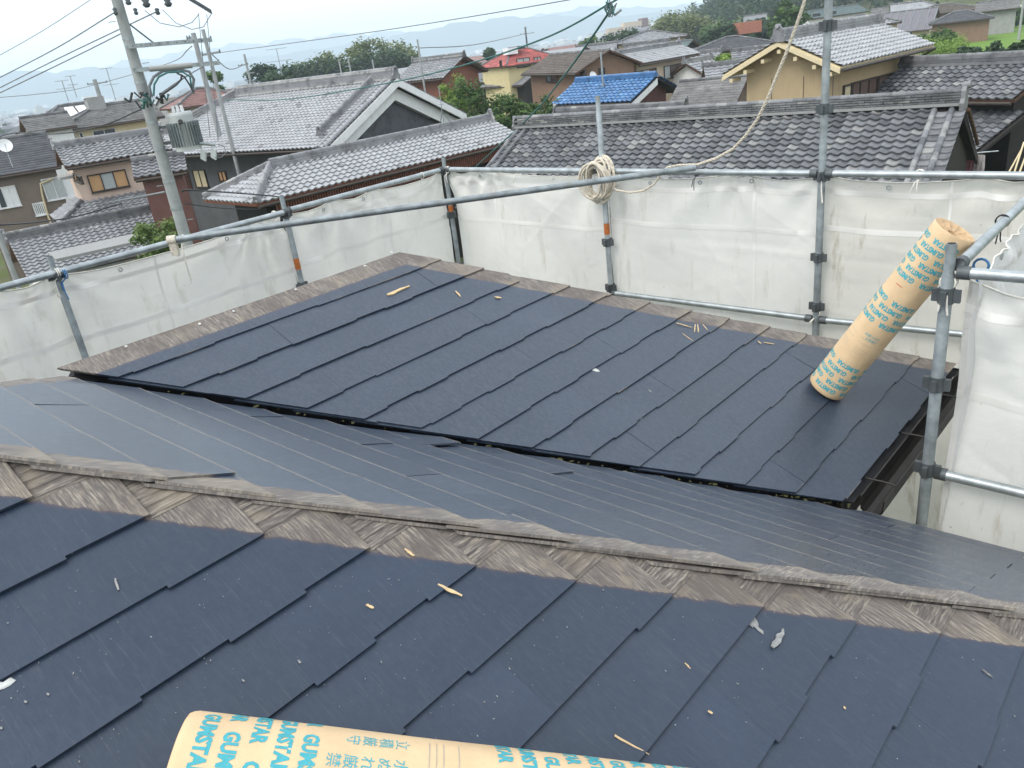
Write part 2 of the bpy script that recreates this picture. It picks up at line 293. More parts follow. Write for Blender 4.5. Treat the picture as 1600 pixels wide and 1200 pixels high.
# house body under the roof
wl=MB(); E1=.42
for a,b_ in (((PBACK+E1,QW+E1),(EAVM-E1,EAVA-E1)),((0,QW+E1),(PE-E1,EAVB-E1))):
    c=[W(a[0],a[1],-8),W(b_[0],a[1],-8),W(b_[0],b_[1],-8),W(a[0],b_[1],-8)]; wl.prism(c,(0,0,5.72))
wl.build('wall',M['housewall'],house)
OFF=.0255; DQ=.16309; LP=.358; TH=.0075; HB=.0175
def clip(poly,a,b,c):
    out=[]
    for i in range(len(poly)):
        P,Q=poly[i],poly[(i+1)%len(poly)]; fp=a*P[0]+b*P[1]-c; fq=a*Q[0]+b*Q[1]-c
        if fp<=0: out.append(P)
        if fp*fq<0: t=fp/(fp-fq); out.append((P[0]+(Q[0]-P[0])*t,P[1]+(Q[1]-P[1])*t))
    return out
rg=random.Random(11)
def slate(face,u0,u1,vb,clips,mat,lift=0.,phase=0,tab=True):
    toff=.0065 if face=='B' else .008; pts=[]; gp={'A':.0001,'B':.0005,'M':.0009}[face]; n=max(1,round((u1-u0)/.182)); du=(u1-u0)/n
    for i in range(n):
        off=toff*((i+phase)%2) if tab else 0.
        if rg.random()<.12: off=toff-off if tab else 0.
        pts+=[(u0+i*du+(gp if i==0 else 0),vb-off),(u0+(i+1)*du-(gp if i==n-1 else 0),vb-off)]
    pts+=[(u1-gp,vb-LP),(u0+gp,vb-LP)]
    for c in clips: pts=clip(pts,*c)
    cl=[]
    for p in pts:
        if not cl or math.hypot(p[0]-cl[-1][0],p[1]-cl[-1][1])>4e-4: cl.append(p)
    if len(cl)>2 and math.hypot(cl[0][0]-cl[-1][0],cl[0][1]-cl[-1][1])<4e-4: cl.pop()
    pts=cl
    if len(pts)<3: return
    ar=abs(sum(pts[i][0]*pts[(i+1)%len(pts)][1]-pts[(i+1)%len(pts)][0]*pts[i][1] for i in range(len(pts))))/2
    if ar<.004: return
    tilt=rg.uniform(-.0012,.0012)*(0 if face=='A' else 1); lf=lift+(.0022 if face=='A' else .0016+abs(rg.gauss(0,.0009)))
    if face=='M' and rg.random()<.6: tilt=rg.choice([-1,1])*rg.uniform(.001,.0055); lf+=rg.uniform(.001,.005)
    um=(u0+u1)/2; sd=rg.random()*20
    f={'A':ptA,'B':ptB,'M':ptM}[face]; nn=NMn if face=='M' else NA
    top=[];bot=[];L=[];dh=[];dr=[];dv=[]
    for (u,v) in pts:
        P=f(u,v) if face!='M' else f(v,u); p,q=(u,v) if face!='M' else (v,u)
        k=1-(vb-v)/LP; h=HB*k+lf*k*k+tilt*(u-um)/.45+.001-OFF
        h+=(-.021*(p-q-CA)/(CV-CA) if face=='M' else .009*max(0,1-(p-q-CV)/1.2) if face=='B' else 0); bot.append(P+nn*h); top.append(P+nn*(h+TH)); L.append((u,v*NRM,sd)); dv.append((vb-v)*NRM)
        if face=='A': dh.append((CA-(p-q))/1.414); dr.append(9)
        elif face=='M': dh.append((p-q-CA)/1.414); dr.append((p+q+2.43)/1.414)
        else: dh.append((CB-(p-q))/1.414); dr.append((q-QRB)*NRM)
    V=top+bot; n=len(pts); F=[tuple(range(n)),tuple(range(2*n-1,n-1,-1))]+[(i,n+i,n+(i+1)%n,(i+1)%n) for i in range(n)]
    # orientation check
    a,b_,c=top[0],top[1],top[2]
    nz=sum(np.cross(top[i],top[(i+1)%n])[2] for i in range(n))
    if nz<0: F=[tuple(reversed(x)) for x in F]
    fast('slate',V,F,M[mat],roof,attrs={'loc':('POINT','FLOAT_VECTOR',L+L),'dh':('POINT','FLOAT',dh+dh),'dr':('POINT','FLOAT',dr+dr),'dv':('POINT','FLOAT',dv+dv)})
# near face A
for k in range(-4,18):
    vb=-1.8118+k*DQ; ue=vb-DQ+CA; u1=ue; first=True; j=0
    if vb>EAVA+.02: break
    while u1>-2.6:
        wd=(.91 if k%2 else .455) if first else .91
        lift={-1:.005,0:.0045,1:.002,3:.0015}.get(k,0)
        slate('A',u1-wd,u1,vb,[(1,-1,CA)],'slate_A',lift,(k+j)%2); u1-=wd; first=False; j+=1
# wing face B
for k in range(0,14):
    vb=-3.188+k*DQ; lo=vb-LP+CV-.1; u0=.35+(.455 if k%2 else 0)
    while u0<vb+CB:
        slate('B',u0,u0+.91,vb,[(1,-1,CB-.002),(-1,1,-(CV+.004+rg.uniform(-.008,.008))),(0,-1,-QRB)],'slate_B',rg.choice([0,0,0,.001,.002]),k%2); u0+=.91
# middle face M (falls away from the camera)
for k in range(-4,16):
    vb=.735+k*DQ; u0=-5+(.455 if k%2 else 0)+.55
    while u0<vb-CA+.3:
        slate('M',u0,u0+.91,vb,[(1,-1,-(CA-.040+rg.uniform(-.006,.006))),(-1,1,CV-.05+rg.uniform(-.007,.007)),(-1,-1,2.43)],'slate_M',rg.choice([0,0,.0008,.0018]),k%2,tab=False); u0+=.91
# ribbed heads of the next course that show at the stepped ends of the near hip
for k in range(-3,15):
    vb=-1.8118+k*DQ; ua=vb-DQ+CA; hk=lambda v:HB*(1-((vb+DQ)-v)/LP)+.0022+.001+TH-OFF; sd=rg.random()*20; V=[];F=[];L=[]
    def add(poly,h0):
        b=len(V)
        for (u,v) in poly: V.append(ptA(u,v)+NA*(hk(v)+h0)); L.append((v*NRM*.8,u,sd))
        F.append(tuple(range(b+len(poly)-1,b-1,-1)) if False else tuple(range(b,b+len(poly))))
    add([(ua+.001,vb-.001),(vb+CA-.003,vb-.001),(ua+.001,ua-CA+.003)][::-1],.0006)
    for i in range(6):
        v=vb-.008-i*.025; v1=v-.013; x0=ua+.002; xa=v+CA-.004; xb=v1+CA-.004
        if xb-x0<.012: continue
        add([(x0,v),(xa,v),(xb,v1),(x0,v1)][::-1],.0030); add([(x0,v+.003),(xa+.003,v+.003),(xa,v),(x0,v)][::-1],.0014)
    n=len(V); fast('slate_head',V,F,M['slate_A'],roof,attrs={'loc':('POINT','FLOAT_VECTOR',L),'dh':('POINT','FLOAT',[.05]*n),'dr':('POINT','FLOAT',[9]*n),'dv':('POINT','FLOAT',[.15]*n)})
# valley flashing, gutter
vf=MB()
for (pa,pb) in ((QRB-.03,EAVB+.04),):
    n=10
    for i in range(n):
        qa=pa+(pb-pa)*i/n; qb=pa+(pb-pa)*(i+1)/n
        D=EZ*.14; A0,A1=ptB(qa+CV,qa)-D,ptB(qb+CV,qb)-D; X=(EA-EB)*.05
        L0,L1=A0-X*3-EZ*.0,A1-X*3-EZ*.0; R0,R1=A0+X*3+EZ*.07,A1+X*3+EZ*.07
        vf.add([L0,A0,A1,L1],[(3,2,1,0)]); vf.add([A0,R0,R1,A1],[(3,2,1,0)])
vf.build('valley_flashing',M['valley'],roof)
gt=MB(); qg=EAVB+.055; zg=ZB-SL*EAVB-.055; prof=[(-.055,.05),(-.05,-.02),(-.03,-.045),(.0,-.05),(.03,-.045),(.05,-.02),(.055,.05)]
def gutter(mb,f0,f1,across):
    V=[];n=len(prof)
    for P in (f0,f1):
        for s_,z_ in prof: V.append(P+across*s_+EZ*z_)
        for s_,z_ in prof: V.append(P+across*s_*.88+EZ*(z_*.88+.004))
    F=[(i,i+1,2*n+i+1,2*n+i) for i in range(n-1)]+[(n+i+1,n+i,3*n+i,3*n+i+1) for i in range(n-1)]+[(0,2*n,3*n,n),(n-1,2*n-1,4*n-1,3*n-1)]
    F+=[(i,n+i,n+i+1,i+1) for i in range(n-1)]+[(2*n+i+1,3*n+i+1,3*n+i,2*n+i) for i in range(n-1)]
    mb.add(V,F)
gutter(gt,W(EAVB+CV+.1,qg,zg),W(PE+.05,qg,zg),EB)
gt.build('gutter',M['gutter'],house)
for p_ in (3.42,3.95,4.5):
    mb=MB(); mb.tube([W(p_,EAVB-.06,zg+.055),W(p_,qg,zg+.06),W(p_,qg+.055,zg+.055)],.0045,6); mb.build('gutter_bracket',M['gutter'],house)
fs=MB(); fs.obox(W((EAVB+CV+PE)/2,EAVB-.06,zg-.03),EA*((PE-EAVB-CV)/2),EB*.012,EZ*.08); fs.build('fascia',M['dark'],house)
# lead / sealant blobs, moss
def blob(name,label,cat,P,n,r,mat,seed,flat=.4,parent=None,stretch=(1,1)):
    rr=random.Random(seed); V=[];F=[]; t1=np.cross(n,EZ); t1/=np.linalg.norm(t1); t2=np.cross(n,t1); N1,N2=12,5
    for i in range(N2+1):
        a=PI/2*i/N2
        for j in range(N1):
            th=2*PI*j/N1; k=(1+.3*math.sin(2*th+seed)+.2*math.sin(5*th+seed*3)+rr.uniform(-.12,.12)) if i<N2 else 0
            V.append(P+t1*r*stretch[0]*math.cos(a)*math.cos(th)*k+t2*r*stretch[1]*math.cos(a)*math.sin(th)*k+n*r*flat*math.sin(a)*(1+rr.uniform(-.2,.2)))
    for i in range(N2):
        for j in range(N1): F.append((i*N1+j,i*N1+(j+1)%N1,(i+1)*N1+(j+1)%N1,(i+1)*N1+j))
    o=fast(name,V,F,M[mat],parent,smooth=True,attrs={'tone':('FACE','FLOAT',[rr.random() for _ in F])}); return setp(o,label,cat) if not parent else o
M['sealant']=plain('dried_white_sealant',(.52,.52,.50),.8,0,.25,40,.3)
M['lead']=plain('grey_mortar_smear',(.27,.27,.265),.85,0,.3,60,.5)
def sealant(P,n,r,seed,mat='sealant',st=(1,1),flat=.25): blob('sealant_patch',None,None,P+n*(-.004 if n is NA else -.018),n,r,mat,seed,flat,roof,st)
sealant(onB(930,577),NA,.015,3,st=(1,1.6)); sealant(onB(1000,652),NA,.017,5,st=(1.3,.9)); sealant(onA(1174,968),NA,.017,8,'lead',(.8,1.4),.06); sealant(onA(1183,978),NA,.012,18,'lead',(.6,1.6),.06)
sealant(onA(2,1069),NA,.012,9,st=(1.6,.8)); sealant(onM(1300,887),NMn,.018,4,'lead',(1.6,.6),.05); sealant(onM(400,683),NMn,.012,6,'lead'); sealant(onM(440,712),NMn,.02,12,'moss',(2.2,.4),.2)
def mossy(P,r,seed): blob('moss_clump',None,None,P,EZ*.8+NA*.2,r,'moss',seed,.6,roof)
for i,(x,y,r) in enumerate(((1251,768,.026),(1232,767,.014),(1272,774,.013),(864,713,.014),(1215,762,.012),(1300,779,.012),(1330,784,.010),(1180,757,.008),(1120,745,.007),(1060,738,.007),(1010,728,.006))): mossy(onB(x,y)-NA*.022,r,i+2)

rm=random.Random(77)
for i in range(46):
    x=rm.uniform(850,1338) if i<34 else rm.uniform(250,850); y=np.interp(x,[130,560,750,1018,1335],[584,656,691,737,788]); mossy(onB(x,y+rm.uniform(-1.5,1))-NA*.02,rm.uniform(.003,.008) if rm.random()<.85 else .012,100+i)

# ================================================================== scaffold
PB_,QL_,QRR=5.60,-6.06,-.85; ZR=-1.085; TR=.0243
def rail(a,b,label,mat='steel',r=TR,ends=True,group=None):
    mid=(np.asarray(a)+np.asarray(b))/2; t=thing('scaffold_tube',label,'scaffold tube',a,group=group)
    mb=MB(); mb.tube([a,b],r,14); mb.build('tube',M[mat],t)
    if ends:
        d=(np.asarray(b)-a); d=d/np.linalg.norm(d)
        for e,s_ in ((np.asarray(a),1),(np.asarray(b),-1)):
            mb=MB(); mb.tube([e,e+d*s_*.05],r*1.25,12); mb.build('end_socket',M['steel_dark'],t)
    return t
def coupler(t,P,z,ang=0,mat='steel_dark'):
    mb=MB(); c=np.array([P[0],P[1],z]); mb.tube([c-EZ*.035,c+EZ*.035],.033,12)
    for k in range(4):
        a=ang+k*PI/2; dd=np.array([math.cos(a),math.sin(a),0]); dn=np.array([-dd[1],dd[0],0]); mb.obox(c+dd*.043,dd*.014,dn*.011,EZ*.028)
    mb.build('wedge_coupler',M[mat],t)
def post(p,q,zt,zb,label,cz=(),mat='steel_old',r=TR,band=None,flat=None):
    P=W(p,q,zb); t=thing('scaffold_post',label,'scaffold post',P)
    mb=MB(); mm=MB(); mm.tube([W(p,q,zt),W(p,q,zt+.001)],r*.66,12); mm.build('tube_mouth_shade',M['dark'],t); mb.tube([P,W(p,q,zt-.14),W(p,q,zt-.13),W(p,q,zt)],[r,r,r*.84,r*.84],14); mb.build('tube',M[mat],t)  # dark disc on the post top stands in for the shaded hollow
    for z in cz: coupler(t,P,z+ZC,PI/2-PHI)
    if band: mb=MB(); mb.tube([W(p,q,band-.05),W(p,q,band+.05)],r*1.04,14,cap=False); mb.build('rust_band',M['rust'],t)
    return t
def zat_p(px,py,p): v=ray(px,py); return float(v[2]*p/(v@EA))
def zat_q(px,py,q): v=ray(px,py); return float(v[2]*q/(v@EB))
def qat(px,py,p): v=ray(px,py); return float((v@EB)*p/(v@EA))
def pat(px,py,q): v=ray(px,py); return float((v@EA)*q/(v@EB))
q1=qat(942,270,PB_); q2=qat(1284,277,PB_); p1=pat(447,338,QL_); p0=pat(88,432,QL_)
post(PB_,QL_,zat_p(700,246,PB_),-5,'dark scaffold post at the sheeted corner behind the ridge end',(ZR-.02,-1.55,-2.1),band=-1.5)
post(p1,QL_,zat_q(438,306,QL_),-5,'scaffold post with an orange rust band on the left sheet',(ZR-.02,-1.75),band=zat_q(464,412,QL_))
post(p0,QL_,zat_q(72,402,QL_),-5,'scaffold post on the far left with a blue string knot',(ZR-.02,-1.8))
post(PB_,q1,zat_p(932,150,PB_),-5,'scaffold post carrying the coiled rope',(zat_p(946,378,PB_),-2.13),band=zat_p(945,357,PB_),mat='steel')
post(PB_,q2,1.6,-5,'tall grey scaffold post rising above the frame in front of the tiled roofs',(zat_p(1292,40,PB_),zat_p(1283,170,PB_),ZR-.02,zat_p(1276,402,PB_),zat_p(1272,478,PB_)),r=.0262)
post(PB_,QRR,-.7,-5,'scaffold post at the back right corner beside the frame edge',(ZR-.02,))
PP=pat(1483,420,QRR); QP=QRR
post(PP,QRR,zat_q(1481,386,QRR),-5,'grey scaffold post behind the leaning paper roll',(zat_q(1453,612,QRR),zat_q(1440,745,QRR),zat_q(1470,470,QRR)),r=.0262)
rail(W(p0-1.8,QL_+.02,ZR),W(p1+.02,QL_+.02,ZR),'lower left scaffold top rail sloping out of frame')
rail(W(p1,QL_-.0,ZR+.005),W(PB_-.03,QL_,ZR+.005),'scaffold top rail between left post and corner post')
rail(W(PB_,QL_+.03,ZR),W(PB_,q1,ZR),'scaffold top rail left of the rope coil')
rail(W(PB_,q1,ZR),W(PB_,q2-.03,ZR),'scaffold top rail between rope coil and tall post')
rail(W(PB_,q2+.03,ZR),W(PB_,QRR,ZR),'scaffold top rail right of the tall post')
zb1=zat_p(1000,460,PB_); zb2=zat_p(1230,489,PB_); zb3=zat_p(1420,505,PB_)
rail(W(PB_,q1,zb1-.02),W(PB_,q2-.03,zb2-.02),'low scaffold rail left of the tall post along the roof hip')
rail(W(PB_,q2+.03,zb2-.02),W(PB_,QRR,zb3-.02),'low scaffold rail behind the leaning roll')
rail(W(PP+.03,QRR+.03,ZR),W(PB_,QRR+.03,ZR+.005),'scaffold rail on the right that props the paper roll')
rail(W(PP+.02,QRR+.03,ZR-.03),W(PP+.02,QRR+2.4,ZR-.02),'scaffold top rail leaving the frame at right')
vz=ray(1460,738); zl=float(vz[2]*(PP+.02)/(vz@EA))
rail(W(PP+.02,QRR+.03,zl),W(PP+.02,QRR+2.4,zl),'lower scaffold rail at the right edge, shiny galvanised')
# diagonal tube laid across the corner
zd=ZR+.055; D0=sight(262,376,ZC+zd+.03); D1=sight(1086,262,ZC+zd)
t=rail(D0,D1,'long diagonal scaffold tube crossing the corner above the roof',ends=False,mat='steel_old')
mb=MB(); dv=(D1-D0)/np.linalg.norm(D1-D0)
mb.tube([D0+dv*.0,D0+dv*.06],.034,12); mb.obox(D0+dv*.03-EZ*.06,dv*.025,np.cross(dv,EZ)*.025,EZ*.05); mb.build('clamp',M['rope'],t)

# sheets
def sheet_mat(name,c,dirtc,seed,damt):
    t=NT(name); o=t.n('TexCoord').outputs['Object']; o=t.mapv(o,(1,1,1),(0,0,0),(seed*7.3,seed*3.1,seed))
    low=t.noise(o,1.1,6,.65); fine=t.noise(t.mapv(o,(6,6,1.2)),1.3,5,.7); weave=t.noise(o,220,2)
    col=t.ramp(low,(.3,tuple(v*.88 for v in c)),(.65,c))
    col=t.mix(t.math('MULTIPLY',t.step(fine,.54,.74),damt),col,dirtc)
    col=t.mix(t.math('MULTIPLY',t.step(t.noise(o,34,3,.6),.72,.755),.6),col,(.13,.11,.09))
    st=t.noise(t.mapv(o,(3,3,55)),1,3,.6); col=t.mix(t.math('MULTIPLY',t.step(st,.60,.72),.28),col,(.84,.83,.80))
    t.bump(t.math('ADD',t.math('MULTIPLY',weave,.15),t.noise(o,9,4,.6)),.35,.02)
    t.fin(col,.62,0,.35); tr=t.n('BsdfTranslucent'); t.put(tr.inputs[0],col); ms=t.n('MixShader'); ms.inputs[0].default_value=.38
    t.t.links.new(t.b.outputs[0],ms.inputs[1]); t.t.links.new(tr.outputs[0],ms.inputs[2]); t.t.links.new(ms.outputs[0],t.out.inputs[0]); return t.m
tt=NT('sheet_tape'); tt.fin(tt.ramp(tt.noise(tt.obj(),3,4),(.3,(.80,.785,.75)),(.7,(.88,.87,.845))),.5,0,.4)
tr_=tt.n('BsdfTranslucent'); tr_.inputs[0].default_value=(.86,.84,.8,1); ms_=tt.n('MixShader'); ms_.inputs[0].default_value=.3; tt.t.links.new(tt.b.outputs[0],ms_.inputs[1]); tt.t.links.new(tr_.outputs[0],ms_.inputs[2]); tt.t.links.new(ms_.outputs[0],tt.out.inputs[0]); M['tape']=tt.m
SHEETS=[]
def sheet(P0,P1,zb,label,seed,nrm,damt=.3,c=(.80,.78,.74),droop=.05,amp=1.):
    P0,P1=np.asarray(P0),np.asarray(P1); L=np.linalg.norm(P1-P0); d=(P1-P0)/L; H=P0[2]-zb; nu,nv=int(L*55)+4,int(H*50)+4; rr=random.Random(seed)
    ties=[0]+sorted(rr.uniform(.1,.9) for _ in range(max(1,int(L/.75))))+[1]; ph=[rr.uniform(0,6) for _ in range(8)]
    A_,B_=np.meshgrid(np.linspace(0,1,nu+1),np.linspace(0,1,nv+1)); x=A_.ravel()*L; y=B_.ravel()*H; bb=B_.ravel()
    near=np.min([np.abs(x-t*L) for t in ties],0); dr=droop*(1-np.exp(-near*5))*np.exp(-y*3)
    s_=(.014*np.sin(2.1*x+ph[0]+1.8*y)+.009*np.sin(5.3*x-3.7*y+ph[1])+.007*np.sin(3.3*x+6.1*y+ph[2])+.003*np.sin(11*x+9*y+ph[3]))*amp
    for tt in ties:
        xx=x-tt*L; hy=np.hypot(xx,y); s_=s_+.028*amp*np.sin(np.arctan2(xx,y+.05)*8+ph[5])*np.exp(-hy*1.6)*np.minimum(1,hy*4)
    for k in range(int(16*L)):
        th_=rr.choice([0.02,1.55,rr.uniform(-.9,.9),rr.uniform(-.9,.9)]); x0,y0=rr.uniform(0,L),rr.uniform(0,1.6); dd=(x-x0)*math.sin(th_)-(y-y0)*math.cos(th_); al=(x-x0)*math.cos(th_)+(y-y0)*math.sin(th_); ln_=rr.uniform(.15,.7)
        s_=s_+rr.choice([-1,1])*rr.uniform(.003,.009)*np.exp(-np.abs(dd)/rr.uniform(.012,.05))*np.exp(-(al/ln_)**2)
    V=P0[None]+d[None]*x[:,None]-EZ[None]*(y+dr*(1-bb)+.028)[:,None]+nrm[None]*(s_-.03)[:,None]
    F=np.array([(j*(nu+1)+i,j*(nu+1)+i+1,(j+1)*(nu+1)+i+1,(j+1)*(nu+1)+i) for j in range(nv) for i in range(nu)])
    t=thing('scaffold_sheet',label,'sheet',P0)
    o=fast('cloth',V,F,sheet_mat('white_scaffold_sheet',c,(.40,.345,.265),seed,damt+.15),t,smooth=True)
    hem=MB(); top=[V[i]+EZ*.004+nrm*-.002 for i in range(nu+1)]; hem.tube(top,.0045,6); hem.build('hem',M['string'],t)
    G=V.reshape(nv+1,nu+1,3)
    for (j0,j1) in ((int(nv*.03),int(nv*.03)+2),(int(nv*rr.uniform(.12,.18)),0)):
        j1=j1 or j0+2; S_=np.concatenate([G[j0]+nrm*.003,G[j1]+nrm*.003]); n_=nu+1; fast('seam_tape',S_,[(i,i+1,n_+i+1,n_+i) for i in range(nu)],M['tape'],t,smooth=True)
    i0=int(nu*rr.uniform(.25,.75)); S_=np.concatenate([G[:,i0]+nrm*.003,G[:,i0+1]+nrm*.003]); n_=nv+1; fast('seam_tape',S_,[(i,i+1,n_+i+1,n_+i) for i in range(nv)],M['tape'],t,smooth=True)
    for k in range(1,int(L/.45)):
        c_=V[int(nu*k*.45/L)]-EZ*.03+nrm*.004; mb=MB(); tn=np.cross(nrm,EZ); mb.tube([c_+tn*.014*math.cos(a)+EZ*.014*math.sin(a) for a in np.linspace(0,2*PI,11)],.004,5,cap=False); mb.build('eyelet',M['steel'],t)
    return t
# nrm points into the yard (towards the camera); sheets hang on the outside of the tubes
sheet(W(p0-1.8,QL_-.03,ZR),W(p0,QL_-.03,ZR),ZC-4,'white scaffold sheet at the far left edge of the frame',1,EB,.3)
sheet(W(p0,QL_-.03,ZR),W(p1,QL_-.03,ZR),ZC-4,'white scaffold sheet with pale tape marks, second from the left',2,EB,.25)
sheet(W(p1,QL_-.03,ZR),W(PB_,QL_-.03,ZR),ZC-4,'white scaffold sheet left of the corner post, next to the ridge end',3,EB,.18)
sheet(W(PB_+.03,QL_,ZR),W(PB_+.03,q1,ZR),ZC-4,'white scaffold sheet between the corner post and the rope coil',4,-EA,.2)
sheet(W(PB_+.03,q1,ZR),W(PB_+.03,q2,ZR),ZC-4,'white scaffold sheet between the rope coil and the tall post',5,-EA,.2,amp=.7)
sheet(W(PB_+.03,q2,ZR),W(PB_+.03,QRR,ZR),ZC-4,'dirty stained scaffold sheet behind the leaning paper roll',6,-EA,.75,(.745,.715,.655),amp=.7)
sheet(W(PP+.05,QRR+.05,ZR-.02),W(PB_,QRR+.05,ZR-.02),ZC-4.6,'creased scaffold sheet behind the right post, beside the roll top',7,-EB,.4,(.79,.78,.765))
sheet(W(PP+.05,QRR+.06,ZR-.06),W(PP+.05,QRR+2.4,ZR-.06),ZC-4.6,'mud spotted scaffold sheet filling the right edge',8,-EA,.5,(.80,.785,.755),amp=.9,droop=.09)
# tape marks on the second sheet
def tie(P,label,mat='string',seed=1,drop=.1,loops=2,r=.0035):
    rr=random.Random(seed); t=[]; c=np.asarray(P,float); mb=MB()
    for l in range(loops):
        a0=rr.uniform(0,6); mb.tube([c+np.array([math.cos(a)*.031*EB[0],math.cos(a)*.031*EB[1],math.sin(a)*.031])+EA*.012*l for a in np.linspace(a0,a0+6.3,13)],r,6)
    for l in range(2):
        x=rr.uniform(-.03,.03); mb.tube([c-EZ*.03,c-EZ*.05+EB*x*.6-EA*.03,c-EZ*(.05+drop*.5)+EB*x-EA*.035,c-EZ*(.05+drop*rr.uniform(.7,1.1))+EB*x*1.4-EA*.03],r,6)
    o=mb.build('tie_string',M[mat]); o.data.transform(Matrix.Translation(-Vector(c))); o.location=Vector(c); return setp(o,label,'string')
tie(W(pat(1558,352,QRR),QRR+.02,ZR),'black string bow on the right-hand scaffold rail','black_string',3,.06)
tie(W(PB_,qat(1088,262,PB_),ZR),'dark frayed string under the diagonal tube end','steel_dark',4,.08,3)
tie(W(PB_,q2-.0,ZR),'white string tied at the tall post joint','string',5,.14)
tie(W(PB_,qat(1437,268,PB_),ZR),'white string bow on the top rail below the round verge tiles','string',6,.07)
tie(W(PB_,qat(808,270,PB_),ZR),'small white string on the rail left of the rope coil','string',7,.06,1)
tie(W(PB_-.02,QL_+.05,ZR),'white string bundle at the sheeted corner post','string',8,.1,3)
tie(W(pat(660,280,QL_),QL_,ZR),'white string on the rail just left of the corner post','string',9,.14,1)
tie(W(pat(290,382,QL_),QL_,ZR),'loose white string hanging below the diagonal tube end','string',10,.3,1)
tie(W(pat(430,345,QL_),QL_,ZR),'white string at the rust banded post','string',11,.05,2)
tie(W(p0,QL_+.03,ZR),'pale string loop on the far left post','string',12,.15,2)
tie(W(p0+.04,QL_+.04,ZR-.02),'blue string knotted on the far left post','blue_string',13,.12,2,.004)
tie(W(PP,QRR,zat_q(1474,448,QRR)),'white string bow tied around the right post','string',14,.09,4,.005)
tie(W(PB_-.01,q2,zat_p(1272,488,PB_)),'white string at the foot of the tall post','string',15,.03,1,.004)
v_=ray(1533,415); tie(W(PP+.3,float((v_@EB)*(PP+.3)/(v_@EA)),float(v_[2]*(PP+.3)/(v_@EA))),'blue string loop behind the right-hand rail','blue_string',16,.09,1,.006)
# rope coil and line
rc=thing('rope_coil','cream cotton rope coiled and hung on the scaffold post','rope',W(PB_-.05,q1,ZR-.1))
rr=random.Random(5)
for k in range(13):
    z0=zat_p(936,279,PB_); rx=.125+rr.uniform(-.05,.02); rz=.195+rr.uniform(-.06,.02); tl=rr.uniform(-.5,.1); oy=rr.uniform(-.10,.0)-.035; cx=rr.uniform(-.03,.03)
    pts=[]
    for a in np.linspace(0,2*PI,40): 
        x=rx*math.cos(a); z=rz*math.sin(a); pts.append(W(PB_+oy+.03*math.sin(a+k),q1+cx+x*math.cos(tl)-z*math.sin(tl)*.5,z0+z*math.cos(tl)+x*math.sin(tl)*.4))
    mb=MB(); mb.tube(pts,.0105,8,cap=False); mb.build('rope_turn',M['rope'],rc)
def twist(name,label,pts,r,mat='rope'):
    # laid rope of three strands
    P=[np.asarray(p,float) for p in pts]; out=[]
    for i in range(len(P)-1):
        for t in np.linspace(0,1,24,endpoint=False): out.append(P[i]+(P[i+1]-P[i])*t)
    out.append(P[-1]); mb=MB(); acc=0
    for s_ in range(3):
        ln=0; path=[]
        for i,p in enumerate(out):
            d=out[min(i+1,len(out)-1)]-out[max(i-1,0)]; d/=np.linalg.norm(d); x=np.cross(d,EZ); x/=np.linalg.norm(x)+1e-9; y=np.cross(d,x)
            if i: ln+=np.linalg.norm(p-out[i-1])
            a=ln/.045*2*PI*.5+s_*2*PI/3; path.append(p+r*.5*(x*math.cos(a)+y*math.sin(a)))
        mb.tube(path,r*.62,6,cap=False)
    o=mb.build(name,M[mat]); c=Vector(out[0]); o.data.transform(Matrix.Translation(-c)); o.location=c; return setp(o,label,'rope')
def rp(px,py,p): v=ray(px,py); return CAM+v*(p/(v@EA))
twist('rope','slack cream rope looping from the coil to the rail',[rp(x,y,PB_-.06) for x,y in ((952,288),(962,297),(985,301),(1005,298),(1022,288),(1032,273),(1042,262),(1060,258),(1090,257))],.009)
twist('rope','cream rope rising from the diagonal tube past the tall post',[rp(x,y,PB_-.07-i*.012) for i,(x,y) in enumerate(((1090,257),(1118,248),(1145,233),(1165,212),(1183,187),(1199,155),(1213,120),(1228,84),(1243,44),(1256,5),(1268,-40),(1285,-110)))],.0105)

# ================================================================== underlayment rolls
def text_mesh(body,size,bold=.0):
    cu=bpy.data.curves.new('t','FONT'); cu.body=body; cu.size=size; cu.resolution_u=2; cu.offset=bold; cu.align_x='LEFT'
    ob=bpy.data.objects.new('t',cu); COL.objects.link(ob); dg=bpy.context.evaluated_depsgraph_get(); me=bpy.data.meshes.new_from_object(ob.evaluated_get(dg))
    V=np.array([v.co[:] for v in me.vertices]) if len(me.vertices) else np.zeros((0,3)); F=[tuple(p.vertices) for p in me.polygons]
    bpy.data.objects.remove(ob); bpy.data.curves.remove(cu); bpy.data.meshes.remove(me); return V,F
t_=NT('kraft_wrapping_paper'); o_=t_.obj(); f_=t_.noise(o_,9,5,.6); c_=t_.ramp(f_,(.3,(.56,.40,.235)),(.7,(.66,.485,.295)))
c_=t_.mix(t_.math('MULTIPLY',t_.step(t_.noise(o_,60,4),.55,.75),.2),c_,(.48,.33,.18)); t_.bump(t_.noise(t_.mapv(o_,(14,14,3)),1.5,4,.6),.25,.01); M['paper']=t_.fin(c_,.62,0,.3)
M['paper_core']=plain('crumpled_paper',(.52,.36,.21),.8,0,.2,25,.5)
M['ink']=plain('teal_ink',(.05,.325,.375),.6,0,.1,80); M['ink_grey']=plain('grey_ink',(.33,.31,.27),.7); M['ink_red']=plain('red_ink',(.50,.10,.07),.7)
GV,GF=text_mesh('GUMSTAR',.034,.0016); GV[:,0]*=.82; GW=GV[:,0].max(); GH=GV[:,1].max()
